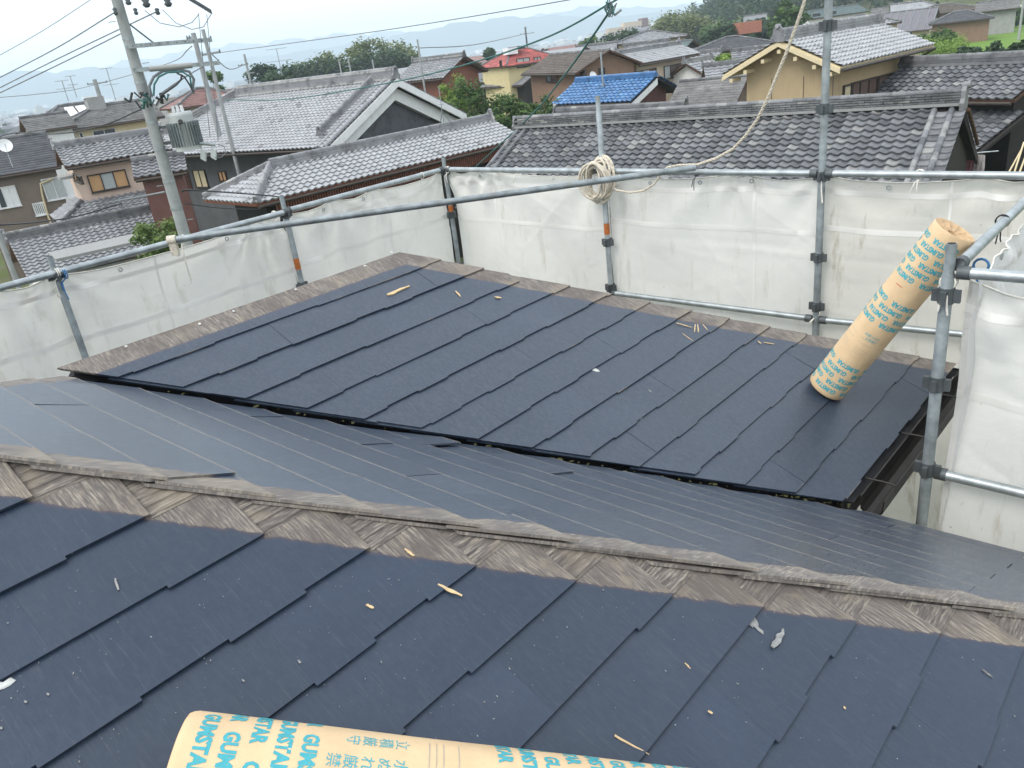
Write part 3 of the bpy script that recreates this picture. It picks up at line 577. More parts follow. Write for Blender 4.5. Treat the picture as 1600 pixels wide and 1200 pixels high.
def roll(name,label,base,top,r,xdir,flip,bands,jp,ruled,red,seed,tornshape=True):
    base,top=np.asarray(base,float),np.asarray(top,float); L=np.linalg.norm(top-base); az=(top-base)/L; X=np.asarray(xdir,float); X=X-az*(X@az); X/=np.linalg.norm(X); Y=np.cross(az,X)
    t=thing(name,label,'paper roll',base); rr=random.Random(seed); N=64
    def P(th,z,rad): return base+az*z+X*(rad*math.cos(th))+Y*(rad*math.sin(th))
    zs=[0,.006,.014]+list(np.linspace(.05,L-.05,26))+[L-.014,L-.004]; V=[]
    wob=lambda th,z: 1+.008*math.sin(3*th+z*4)+.005*math.sin(7*th-9*z)+.003*math.sin(17*th+z*30)
    for i,z in enumerate(zs):
        rad=r*(.955 if i==0 else .985 if i==1 else .965 if i==len(zs)-1 else 1)
        for j in range(N): th=2*PI*j/N; V.append(P(th,z,rad*wob(th,z)))
    F=[(i*N+j,i*N+(j+1)%N,(i+1)*N+(j+1)%N,(i+1)*N+j) for i in range(len(zs)-1) for j in range(N)]
    fast('wrapper',V,F,M['paper'],t,smooth=True)
    # tucked, crumpled paper ends with the hole of the core
    for e,(ze,sg) in enumerate(((0,1),(L-.004,-1))):
        V=[];K=9
        for i in range(K):
            f=i/(K-1); rad=r*.96*(1-f)+.024*f
            for j in range(N):
                th=2*PI*j/N; fold=abs(math.sin(th*5.5+f*2.2+seed))**.6; dep=(.004+.020*f*f+.012*fold*math.sin(PI*f)+rr.uniform(-.0015,.0015)*(f>0))
                V.append(P(th+f*.35,ze+sg*(dep-.006 if i else 0),rad*(wob(th,ze) if i==0 else 1)*(1+.03*math.sin(9*th)*f)))
        F=[(i*N+j,i*N+(j+1)%N,(i+1)*N+(j+1)%N,(i+1)*N+j) for i in range(K-1) for j in range(N)]
        b=len(V); V+=[P(2*PI*j/N,ze+sg*.16,.022) for j in range(N)]; F+=[((K-1)*N+j,(K-1)*N+(j+1)%N,b+(j+1)%N,b+j) for j in range(N)]+[tuple(range(b,b+N))]
        fast('tucked_end',V,F,M['paper_core'],t)
    sg=-1 if flip else 1
    def stamp(V,F,th0,z0,acc):
        b=len(acc[0]); 
        for v in V:
            th=th0+sg*v[0]/r; z=z0+sg*v[1]; acc[0].append(P(th,z,r*wob(th,z)+.0006))
        acc[1].extend([tuple(b+i for i in f) for f in F])
    acc=([],[]); col=0; period=2*PI/4
    for (za,zb_) in bands:
        z=za
        while z<=zb_:
            for k in range(4):
                stamp(GV,GF,col*.47+k*period+.3,z,acc)
            col+=1; z+=.041
    fast('printed_text',acc[0],acc[1],M['ink'],t)['kind']='stuff'
    ac=([],[])
    for body,size,th,z in jp:
        v,f=text_mesh(body,size,.0)
        if len(v): stamp(v,f,th,z,ac)
    if ac[0]: fast('printed_notice',ac[0],ac[1],M['ink'],t)['kind']='stuff'
    ac=([],[])
    for th,z,wd in ruled:
        n=8; v=[(wd*i/n,y,0) for i in range(n+1) for y in(0,.0014)]; f=[(2*i,2*i+2,2*i+3,2*i+1) for i in range(n)]; stamp(v,f,th,z,ac)
    if ac[0]: fast('ruled_lines',ac[0],ac[1],M['ink_grey'],t)['kind']='stuff'
    ac=([],[])
    for th,z,wd in red:
        n=5; v=[(wd*i/n,y,0) for i in range(n+1) for y in(0,.004)]; f=[(2*i,2*i+2,2*i+3,2*i+1) for i in range(n)]; stamp(v,f,th,z,ac)
    if ac[0]: fast('red_mark',ac[0],ac[1],M['ink_red'],t)
    # paper seam running the length of the roll
    th=.9; n=20; V=[]; F=[]
    for i in range(n+1):
        z=.01+(L-.02)*i/n
        for k_,(dt,ex) in enumerate(((0,.0004),(.006,.0018),(.05,.0004))): V.append(P(th+dt,z,r*wob(th+dt,z)+ex))
    F=[(i*3+k_,i*3+k_+1,(i+1)*3+k_+1,(i+1)*3+k_) for i in range(n) for k_ in range(2)]
    fast('paper_seam',V,F,M['paper'],t)
    return t
RR=.1
b0=onB(1291,607)+NA*.024; axd=None
b0=W(3.865,-1.44,0); b0[2]=ZC+ZB+SL*1.44+.025
tp=W(3.95,-.905,-.985); ax=(tp-b0)/np.linalg.norm(tp-b0); tp=b0+ax*1.02
toCam=-np.array([b0[0],b0[1],0]); 
ruled1=[(th,z,.07) for z in (.30,.313,.326,.36,.385) for th in (.25,-.8)]
roll('paper_roll','upright kraft paper roll with teal lettering leaning on the right-hand rail','',tp,RR,toCam,True,[],[],[],[],1) if False else None
roll('paper_roll','upright kraft paper roll with teal lettering leaning on the right-hand rail',b0,tp,RR,toCam,True,[(.055,.24),(.50,.66),(.76,.99)],[('水ぬれ厳禁',.016,.35,.42),('立積厳守',.016,.35,.40)],ruled1,[(-.45,.70,.035)],3)
# near roll lies on A, parallel to the hip
hd=(EA+EB-EZ*SL); hd/=np.linalg.norm(hd); inA=np.cross(NA,hd); inA/=np.linalg.norm(inA)
Pr=onA(300,1110); 
def sil(off):
    c=Pr+inA*off+NA*(RR-.002); d=c-CAM; pn=d-hd*(d@hd); dist=np.linalg.norm(pn); e=pn/dist
    s_=RR/dist; perp=np.cross(hd,e); best=None
    for sg in (1,-1):
        tdir=e*math.sqrt(1-s_*s_)+perp*s_*sg; Q=CAM+tdir*dist*math.sqrt(1-s_*s_); Q=Q+hd*((c-Q)@hd+.3)
        f=(Q-CAM)@fw; y=600-FPX*((Q-CAM)@CU)/f; x=800+FPX*((Q-CAM)@CR)/f
        yy=y-(1108+(x-300)*.1242)
        if best is None or y<best[1]: best=(yy,y)
    return best[0]
lo,hi=-.3,.6; bo=min((abs(sil(o)),o) for o in np.linspace(lo,hi,361))[1]
c0=Pr+inA*bo+NA*(RR-.002)
def projx(P): f=(P-CAM)@fw; return 800+FPX*((P-CAM)@CR)/f, 600-FPX*((P-CAM)@CU)/f
# slide along the axis so that its left end sits at the sighted place
sh=min((abs(projx(c0+hd*s_+NA*RR*.9)[0]-270),s_) for s_ in np.linspace(-.6,.6,241))[1]; c0=c0+hd*sh
ec=CAM-(c0+hd*.3); ec=ec-hd*(ec@hd); ec/=np.linalg.norm(ec)
roll('paper_roll','kraft paper roll with teal lettering lying on the near slates at the bottom edge',c0,c0+hd*1.0,RR,ec,False,[(.03,.2),(.52,.97)],[(ch,.026,th0,z) for th0,chs in ((-.62,'水ぬれ厳禁'),(-1.08,'立積厳守')) for ch,z in zip(chs,(.345,.318,.291,.264,.237))],[(th,z,.07) for z in (.40,.412,.424,.45) for th in (-1.1,-.4)],[],7)
c0n=c0

# ================================================================== debris on the slates
def chip(P,n,d,L,wd,th,name,label,mat,seed,taper=1.):
    wd*=.72; th*=.6; rr=random.Random(seed); d=np.asarray(d,float); d=d-n*(d@n); d/=np.linalg.norm(d); s_=np.cross(n,d); P=np.asarray(P)+n*((.0 if n is NA else -.012)+th*.5); V=[]
    K=5
    for i in range(K+1):
        f=i/K; w_=wd*(.5+.5*math.sin(PI*min(.95,max(.06,f))))*(1+rr.uniform(-.25,.25))*(1-(1-taper)*f); off=s_*rr.uniform(-.15,.15)*wd
        for a,b in ((-1,-1),(1,-1),(1,1),(-1,1)): V.append(d*(f-.5)*L+off+s_*a*w_*.5+n*b*th*.5*(1+rr.uniform(-.3,.3)))
    F=[(0,3,2,1),(K*4,K*4+1,K*4+2,K*4+3)]+[(i*4+j,i*4+(j+1)%4,i*4+4+(j+1)%4,i*4+4+j) for i in range(K) for j in range(4)]
    o=fast(name,V,F,M[mat],attrs={'tone':('FACE','FLOAT',[rr.random() for _ in F])}); o.location=P; return setp(o,label,name.replace('_',' '))
M['pine_wood']=plain('splintered_pine',(.60,.44,.25),.85,0,.2,40,.3); M['nailsteel']=plain('nail_steel',(.30,.29,.28),.45,.7)
dirA=lambda a,b,f:(f(*b)-f(*a))
def splinter(pa,pb,wd,f,n,label,seed,mat='pine_wood',name='wood_splinter',th=None,taper=1.):
    A_,B_=f(*pa),f(*pb); return chip((A_+B_)/2,n,B_-A_,np.linalg.norm(B_-A_),wd,th or wd*.45,name,label,mat,seed,taper)
splinter((684,914),(722,931),.010,onA,NA,'pale wood splinter just below the near hip in the middle',1)
splinter((960,1150),(1014,1179),.008,onA,NA,'thin pale wood sliver near the bottom edge',2,taper=.3)
splinter((632,858),(647,869),.008,onA,NA,'short wood chip on the bare hip strip',3)
splinter((572,945),(584,950),.008,onA,NA,'tiny orange brown wood bit left of the long splinter',4)
splinter((1106,1111),(1113,1115),.007,onA,NA,'tiny pale wood bit right of the bottom edge sliver',5)
splinter((1318,1104),(1321,1108),.006,onA,NA,'tiny pale crumb on the near slates at right',6)
splinter((1070,1036),(1079,1045),.006,onA,NA,'small curled chip between two slate edges',7,taper=.4)
splinter((606,462),(640,448),.030,onB,NA,'long wood splinter near the top of the wing roof',8,taper=.5)
splinter((712,455),(720,464),.012,onB,NA,'thin red brown sliver on the upper wing slates',9)
splinter((773,464),(783,466),.014,onB,NA,'small flat chip under the wing hip',10)
splinter((1057,505),(1081,512),.012,onB,NA,'wood sliver lying across a wing slate edge',11,taper=.5)
splinter((1086,507),(1085,519),.009,onB,NA,'left of two short upright wood slivers on the wing',12)
splinter((1090,507),(1091,519),.009,onB,NA,'right of two short upright wood slivers on the wing',13)
splinter((1066,521),(1083,533),.006,onB,NA,'fine brown twig below the two short slivers',14)
splinter((1098,507),(1106,516),.006,onB,NA,'fine twig right of the two short slivers',15)
splinter((1184,533),(1189,537),.010,onB,NA,'small chip left of the leaning roll',16)
splinter((1193,535),(1210,538),.008,onB,NA,'thin flat sliver left of the leaning roll',17)
splinter((1013,609),(1018,613),.008,onB,NA,'grey crumb in the middle of the wing roof',18,'lead')
splinter((180,905),(185,923),.007,onA,NA,'rusty nail lying on the near slates at left',19,'nailsteel','nail',.006)
splinter((1534,1047),(1551,1060),.005,onA,NA,'bright screw lying on the near slates at far right',20,'nailsteel','nail',.006)
splinter((1207,1012),(1224,985),.024,onA,NA,'broken slate flake with a rusty corner',21,'lead','slate_flake',.008,.5)
splinter((1225,822),(1216,823),.007,onM,NMn,'short pale stick on the worn middle slates',22)
splinter((378,755),(384,757),.010,onM,NMn,'white crumb on the middle slates',23,'sealant')
splinter((465,1032),(470,1036),.006,onA,NA,'tiny grey pebble near the lying roll',24,'lead')
for i,(x,y) in enumerate(((40,1097),(2,1138),(75,1085),(52,1166),(380,1064))): splinter((x-2,y-2),(x+2,y+1),.005,onA,NA,['white paint fleck at far left','white paint fleck by the left frame edge','small fleck below the cracked slate','lower left paint fleck','white fleck in mid slate above the lying roll'][i],30+i,'lead','paint_fleck',.002)
rr=random.Random(3)
cr_=MB()
for i in range(420):
    fx=rr.random()
    if fx<.55: P=onA(rr.uniform(0,1600),rr.uniform(880,1190)); n=NA
    else: P=onB(rr.uniform(300,1350),rr.uniform(450,740)); n=NA
    p_,q_=pq(P)
    if fx<.55 and p_-q_>CA-.12: continue
    if fx>=.55 and (p_-q_<CV+.05 or p_-q_>CB-.1 or q_<-3.2): continue
    s_=rr.choice([.0006,.0007,.0008,.0008,.001,.0015]); a=rr.uniform(0,6); d=EA*math.cos(a)+EB*math.sin(a)-EZ*SL*math.sin(a); d/=np.linalg.norm(d); e=np.cross(n,d)
    cr_.obox(P+n*(-.0015),d*s_*rr.uniform(.6,1.8),e*s_*.6,n*.0006)
setp(cr_.build('roof_grit',M['lead']),'fine pale grit scattered over the dark slates','grit',kind='stuff')
# nail heads on the stripped ridge of the wing
for (x,y) in ((197,542),(312,507),(365,487),(570,416),(612,395),(462,453)):
    P=onB(x,y)+NA*.001; mb=MB(); mb.tube([P,P+NA*.004],.0065,8); mb.build('nail_head',M['sealant'],roof)
# ================================================================== terrain
def sm(a,b,x):
    t=min(1,max(0,(x-a)/(b-a))); return t*t*(3-2*t)
def gz(x,y):
    r=math.hypot(x,y); az=math.degrees(math.atan2(x,y))
    z=-.2+1.2*sm(40,100,r)*sm(0,18,az)
    z-=9*sm(150,600,r)*(1-sm(6,14,az))
    if az>8:
        z+=34*sm(200,520,r)*sm(13,21,az)*(1-.0*sm(35,60,az))*sm(0,1,1)+10*sm(250,500,r)*sm(24,34,az)
    z+=.25*math.sin(x*.05)*math.sin(y*.043)*sm(60,140,r)
    return z
def ground_sheet():
    rs=[0,6,12,18,25,32,40,50,62,75,90,105,120,140,160,180,200,225,250,280,310,350,400,460,520,600,750,1000,1400,2000,3000,4500,5300]
    na=150; V=[];F=[]
    for r in rs:
        for j in range(na):
            a=2*PI*j/na; x,y=r*math.sin(a),r*math.cos(a); V.append((x,y,gz(x,y)))
    for i in range(len(rs)-1):
        for j in range(na): F.append((i*na+j,(i+1)*na+j,(i+1)*na+(j+1)%na,i*na+(j+1)%na))
    t=NT('village_ground'); o=t.obj(); n1=t.noise(o,.03,6,.65); n2=t.noise(o,.35,5,.6)
    c=t.ramp(n1,(.35,(.075,.095,.035)),(.5,(.11,.135,.05)),(.65,(.17,.15,.10))); c=t.mix(t.math('MULTIPLY',t.step(n2,.45,.65),.5),c,(.13,.12,.09))
    g=fast('ground',V,F,t.fin(c,.95,0,.1)); setp(g,'village ground with grass and bare earth','ground',kind='structure')
ground_sheet()

# ================================================================== roofs and houses
def tilefield(O,S,T,N,poly,tw,tl,amp,n,th,jit=.003,seed=0,pick=None):
    """curved pantiles; O origin, S along the eave, T down the slope, poly convex in (s,t)."""
    rr=np.random.RandomState(seed); s0,s1=min(p[0] for p in poly),max(p[0] for p in poly); t0,t1=min(p[1] for p in poly),max(p[1] for p in poly)
    cx=np.arange(s0,s1-tw*.3,tw); rows=np.arange(t1,t0+tl*.3,-tl); ss,tb=np.meshgrid(cx,rows); ss=ss.ravel(); tb=tb.ravel()
    c_s=ss+tw/2; c_t=tb-tl/2; ok=np.ones(len(ss),bool); m_=len(poly)
    ar=sum(poly[i][0]*poly[(i+1)%m_][1]-poly[(i+1)%m_][0]*poly[i][1] for i in range(m_)); sg=1 if ar>0 else -1
    for i in range(m_):
        a,b=poly[i],poly[(i+1)%m_]; ok&=sg*((b[0]-a[0])*(c_t-a[1])-(b[1]-a[1])*(c_s-a[0]))>=-.02
    ss,tb=ss[ok],tb[ok]; K=len(ss)
    x=np.linspace(0,1,n+1); prof=amp*(.5+.5*np.cos(2*PI*(x-.14)))**1.4
    s_=ss[:,None]+x[None,:]*tw; z=np.repeat(prof[None,:],K,0)+rr.uniform(-jit,jit,(K,1)); dt=rr.uniform(-jit,jit,(K,1))
    def pt(s,t,h): return O[None,None,:]+s[...,None]*S+t[...,None]*T+h[...,None]*N
    tbm=np.repeat(tb[:,None],n+1,1)+dt; tt=tbm-tl*1.06
    A=pt(s_,tt,z+.002); B=pt(s_,tbm,z+th); C=pt(s_,tbm-.004,z-.008)
    V=np.concatenate([A,B,B,C],1); nn=n+1; i=np.arange(n)
    f1=np.stack([i+nn,i+nn+1,i+1,i],1); f2=np.stack([i+3*nn,i+3*nn+1,i+2*nn+1,i+2*nn],1); f=np.concatenate([f1,f2],0)
    F=(np.arange(K)*4*nn)[:,None,None]+f[None]; tone=np.repeat(rr.random_sample(K),2*n)
    return V.reshape(-1,3),F.reshape(-1,4),tone,K,ss,tb
def shinglefield(O,S,T,N,poly,wd,rl,th,seed=0):
    rr=np.random.RandomState(seed); P=[];F=[];tone=[]; t0,t1=min(p[1] for p in poly),max(p[1] for p in poly); rows=np.arange(t1,t0+.02,-rl)
    def span(t):
        xs=[]; m_=len(poly)
        for i in range(m_):
            a,b=poly[i],poly[(i+1)%m_]
            if (a[1]-t)*(b[1]-t)<=0 and abs(a[1]-b[1])>1e-9: xs.append(a[0]+(b[0]-a[0])*(t-a[1])/(b[1]-a[1]))
        return (min(xs),max(xs)) if len(xs)>1 else None
    for k,tb in enumerate(rows):
        tt=max(tb-rl*1.02,t0+.001); a=span(min(tb,t1-1e-4)); b=span(tt)
        if not a or not b: continue
        L=a[1]-a[0]; m_=max(1,int(L/wd))
        for i in range(m_):
            f0,f1=i/m_,(i+1)/m_; q=[(b[0]+(b[1]-b[0])*f0,tt,0.),(b[0]+(b[1]-b[0])*f1,tt,0.),(a[0]+L*f1,tb,th),(a[0]+L*f0,tb,th),(a[0]+L*f1,tb-.002,-.01),(a[0]+L*f0,tb-.002,-.01)]
            o=len(P); P+=[O+S*s+T*t+N*h for s,t,h in q]; F+=[(o+3,o+2,o+1,o),(o+5,o+4,o+2,o+3)]; v=rr.random_sample(); tone+=[v,v]
    return np.array(P),np.array(F),np.array(tone)
def roofcover(style,O,S,T,N,poly,parent,mat,seed,tw=.29,name=None):
    if style=='tile':
        d=np.linalg.norm(O[:2]); n=6 if d<48 else 4
        V,F,tone,*_=tilefield(O,S,T,N,poly,tw,tw*.86,.06,n,.05,seed=seed)
        sm_=np.ones(len(F),bool)
        o=fast('roof_tiles',V,F,M[mat],parent,world=True,smooth=sm_,attrs={'tone':('FACE','FLOAT',tone)}); o['kind']='stuff'; return o
    if style=='shingle':
        V,F,tone=shinglefield(O,S,T,N,poly,.9,.24,.018,seed)
        o=fast('roof_shingles',V,F,M[mat],parent,attrs={'tone':('FACE','FLOAT',tone)}); o['kind']='stuff'; return o
    if style=='metal':
        s0,s1=min(p[0] for p in poly),max(p[0] for p in poly); mb=MB(); m_=len(poly)
        mb.add([O+S*s+T*t+N*.012 for s,t in poly],[tuple(range(m_))]); 
        o=mb.build('roof_sheet',M[mat],parent); return o
def ridgestack(mb,A,B,h,wd,capr,layers=3,seg=.3,bump=True):
    A,B=np.asarray(A,float),np.asarray(B,float); L=np.linalg.norm(B-A); d=(B-A)/L; s_=np.cross(d,EZ); s_/=np.linalg.norm(s_); u=np.cross(s_,d)
    for k in range(layers):
        w_=wd*(1-.12*k) if k else wd*1.25; z0=h*k/layers; mb.obox((A+B)/2+u*(z0+h/layers*.5),d*L/2*(1-.002*k),s_*w_/2,u*h/layers*.46)
    n=max(1,int(L/seg))
    for i in range(n):
        a=A+d*L*i/n+u*h; b=A+d*L*(i+1)/n+u*h; r0,r1=(capr*1.08,capr*.94) if bump else (capr,capr)
        V=[a+s_*r0*math.cos(t)+u*r0*math.sin(t) for t in np.linspace(0,PI,7)]+[b+s_*r1*math.cos(t)+u*r1*math.sin(t) for t in np.linspace(0,PI,7)]
        mb.add(V,[(j,j+1,8+j,7+j) for j in range(6)]+[tuple(range(6,-1,-1)),tuple(range(7,14))],sm=False)
def onigawara(P,d,parent,sc=1.,mat='ridge'):
    d=np.asarray(d,float); s_=np.cross(d,EZ); s_/=np.linalg.norm(s_); mb=MB()
    pr=[(-.26,-.12),(.26,-.12),(.30,.06),(.2,.16),(.19,.32),(.09,.42),(-.09,.42),(-.19,.32),(-.2,.16),(-.30,.06)]
    mb.prism([P+s_*x*sc+EZ*y*sc for x,y in pr],d*.1*sc); mb.tube([P+EZ*.42*sc-d*.02,P+EZ*.44*sc+d*.16*sc],.085*sc,10); mb.build('ridge_end_tile',M[mat],parent)
class House:
    def __init__(h,name,label,P,Q,zr,wf,wb,ze,zeb=None,zg=0,wall='beige',roof='tile',rmat='tile_mid',hip=(0,0),vo=.45,eo=.55,ridge=.26,rw=.3,tw=.29,soffit='brown_wood',seed=0,cat='house',front=None,ridgemat='ridge',walls=True,slab=.10,frontmat=None):
        P,Q=np.array(P[:2],float),np.array(Q[:2],float); h.P=P; d=Q-P; h.L=np.linalg.norm(d); h.d=np.append(d/h.L,0); nrm=np.array([h.d[1],-h.d[0],0])
        mid=(P+Q)/2
        if front is None: front=1 if nrm[:2]@mid<0 else -1
        h.f=nrm*front; h.zr=zr; h.ze=ze; h.wf=wf; h.wb=wb; h.zg=zg; zeb=ze if zeb is None else zeb; h.hip=hip
        h.o=np.append(P,0); base=np.append(mid,zg); h.t=thing(name,label,cat,base); t=h.t; h.vo,h.eo=vo,eo
        PT=lambda u,v,z: h.o+h.d*u+h.f*v+EZ*z
        h.PT=PT; L=h.L; a,b=hip; h.a,h.b=a,b
        e0,e1=(-a if a else -vo),(L+b if b else L+vo); r0,r1=(0 if a else -vo),(L if b else L+vo)
        # slabs
        def slope(sgn,wd,z_e,nm):
            T=PT(0,sgn*wd,z_e)-PT(0,0,zr); ln=np.linalg.norm(T); T=T/ln; S=h.d; N=np.cross(S,T)*1.; N=N if N[2]>0 else -N
            O=PT(0,0,zr); poly=[(e0,ln),(e1,ln),(r1,0),(r0,0)]
            mb=MB(); q=[O+S*s+T*tt-N*.005 for s,tt in poly]; mb.prism(q if np.cross(q[1]-q[0],q[2]-q[1])[2]<0 else q[::-1],-N*slab); sl=mb.build(nm,M[soffit],t)
            roofcover(roof,O,S,T,N,poly,sl,rmat if sgn<0 or not frontmat else frontmat,seed+(3 if sgn>0 else 5),tw); return T,N,ln
        h.TF=slope(1,wf,ze,'front_roof_slope'); slope(-1,wb,zeb,'back_roof_slope')
        for k,(hh,u0,dirn) in enumerate(((a,0,-1),(b,L,1))):
            if not hh: continue
            O=PT(u0,0,zr); T=PT(u0+dirn*hh,0,ze)-O; ln=np.linalg.norm(T); T/=ln; S=h.f*1.; N=np.cross(S,T); N=N if N[2]>0 else -N
            poly=[(-wb,ln),(wf,ln),(0,0)]; mb=MB(); q=[O+S*s+T*tt-N*.005 for s,tt in poly]; mb.prism(q if np.cross(q[1]-q[0],q[2]-q[1])[2]<0 else q[::-1],-N*slab); sl=mb.build('hip_roof_slope',M[soffit],t)
            roofcover(roof,O,S,T,N,poly,sl,rmat,seed+9+k,tw)
            if ridge:
                for (v,zz) in ((wf,ze),(-wb,zeb)):
                    mb=MB(); ridgestack(mb,PT(u0,0,zr),PT(u0+dirn*hh*.97,v*.97,zr+(zz-zr)*.97),ridge*.7,rw*.75,.07); mb.build('hip_ridge',M[ridgemat],t)
        if ridge:
            mb=MB(); ridgestack(mb,PT(r0,0,zr-.02),PT(r1,0,zr-.02),ridge,rw,.08,max(2,int(ridge/.08))); mb.build('ridge',M[ridgemat],t)
            if ridge>.2:
                if not a: onigawara(PT(r0,0,zr+ridge*.2),-h.d,t,.75+ridge*.4,ridgemat)
                if not b: onigawara(PT(r1,0,zr+ridge*.2),h.d,t,.75+ridge*.4,ridgemat)
        # walls
        x0,x1=(-a+eo if a else 0),(L+b-eo if b else L); yf,yb=wf-eo,wb-eo; h.x0,h.x1,h.yf,h.yb=x0,x1,yf,yb
        zf=zr-(zr-ze)*(yf/wf)-.12; zb=zr-(zr-zeb)*(yb/wb)-.12; h.zf=zf
        if walls:
            mb=MB()
            if not a and not b:
                pl=[PT(x0,yf,zg-2),PT(x0,yf,zf),PT(x0,0,zr-.14),PT(x0,-yb,zb),PT(x0,-yb,zg-2)]; mb.prism(pl,h.d*(x1-x0))
            else:
                mb.prism([PT(x0,yf,zg-2),PT(x1,yf,zg-2),PT(x1,-yb,zg-2),PT(x0,-yb,zg-2)],EZ*(min(zf,zb)-zg+2))
                if not a: mb.prism([PT(x0,yf-.02,zf-.05),PT(x0,0,zr-.14),PT(x0,-yb+.02,zb-.05)],h.d*.3)
                if not b: mb.prism([PT(x1,yf-.02,zf-.05),PT(x1,0,zr-.14),PT(x1,-yb+.02,zb-.05)],-h.d*.3)
            bm=mb; o=mb.build('wall',M[wall],t)
        # eave gutter board
        mb=MB(); mb.tube([PT(e0+.05,wf+.05,ze-.10),PT(e1-.05,wf+.05,ze-.10)],.055,8); mb.build('gutter',M['frame_brown'],t)
    def face(h,f):
        return {'F':(h.PT(0,h.yf,0),h.f,h.d),'B':(h.PT(0,-h.yb,0),-h.f,h.d),'L':(h.PT(h.x0,0,0),-h.d,h.f),'R':(h.PT(h.x1,0,0),h.d,h.f)}[f]
    def win(h,f,pa,pb,frame='frame_brown',panes=2,fill='glass',shut=None,cw=.05):
        P,n,s=h.face(f); A=sight_plane(*pa,P,n); B=sight_plane(*pb,P,n); u0,u1=sorted((float((A-P)@s),float((B-P)@s))); z0,z1=sorted((A[2],B[2]))
        return h.win_uz(f,u0,u1,z0,z1,frame,panes,fill,shut,cw)
    def win_uz(h,f,u0,u1,z0,z1,frame='frame_brown',panes=2,fill='glass',shut=None,cw=.05):
        P,n,s=h.face(f); C=lambda u,z,o: P+s*u+EZ*z+n*o
        mb=MB(); mu,mz=(u0+u1)/2,(z0+z1)/2; hu,hz_=(u1-u0)/2,(z1-z0)/2
        for z in (z0,z1): mb.obox(C(mu,z,.035),s*(hu+cw/2),n*.045,EZ*cw/2)
        for u in (u0,u1): mb.obox(C(u,mz,.035),s*cw/2,n*.043,EZ*(hz_-cw/2))
        k=len(shut) if shut else panes
        for i in range(1,k): mb.obox(C(u0+(u1-u0)*i/k,mz,.03),s*cw*.4,n*.036,EZ*(hz_-cw/2))
        mb.obox(C(mu,z0-cw*.8,.05),s*(hu+cw),n*.07,EZ*cw*.3)
        w_=mb.build('window',M[frame],h.t)
        for i in range(k):
            ua,ub=u0+(u1-u0)*i/k+cw*.4,u0+(u1-u0)*(i+1)/k-cw*.4; ft=(shut[i] if shut else fill)
            mb=MB(); mb.obox(C((ua+ub)/2,mz,.012+.006*(i%2)),s*(ub-ua)/2,n*.008,EZ*(hz_-cw*.5)); mb.build('pane' if ft in('glass','curtain') else 'shutter',M[ft],w_)
        return w_
    def verge(h,end,side,mat='timber_pale',wd=.16,th=.05,drop=.12):
        u=(-h.vo-.01 if end=='L' else h.L+h.vo+.01); v,z=((h.wf,h.ze) if side=='F' else (-h.wb,h.ze)); n=-h.d if end=='L' else h.d
        A=h.PT(u,0,h.zr-drop); B=h.PT(u,v,z-drop); mb=MB(); mb.prism([A+EZ*wd/2,A-EZ*wd/2,B-EZ*wd/2,B+EZ*wd/2],n*th); mb.build('bargeboard',M[mat],h.t)
def mk(name,label,ra,rb,zr,ep,ze=0,wb=None,slope=.45,dist=None,az=None,wmin=0,**k):
    """ridge bearings at height zr; the eave is where the line of sight to ep meets the roof plane"""
    if dist:
        P=sight_d(*ra,dist); zr=float(P[2]); dd=np.array([math.sin(R(az)),math.cos(R(az))]); v=ray(*rb)[:2]; A_=np.array([[v[0],-dd[0]],[v[1],-dd[1]]]); k_=np.linalg.solve(A_,P[:2])
        Q=P+np.append(dd*k_[1],0); k.setdefault('zg',gz(P[0],P[1]))
    else: P,Q=sight(*ra,zr),sight(*rb,zr)
    d=(Q-P)[:2]; d/=np.linalg.norm(d); nv=np.array([d[1],-d[0],0]); mid=(P+Q)/2
    if nv[:2]@mid[:2]>0: nv=-nv
    E=sight_plane(*ep,P,EZ+nv*slope); wf=max(wmin,float((E-P)@nv)); ze=zr-slope*wf
    if DBG: print('HOUSE',label[:40],'L=%.1f wf=%.1f ze=%.1f dist=%.0f az=%.0f'%(np.linalg.norm((Q-P)[:2]),wf,ze,np.linalg.norm(mid[:2]),math.degrees(math.atan2(d[0],d[1]))))
    return House(name,label,P,Q,zr,wf,wb or wf,ze,**k)
DBG=False
def extra(h,name,mat,fn,parent=None):
    mb=MB(); fn(mb); return mb.build(name,M[mat],parent or h.t)

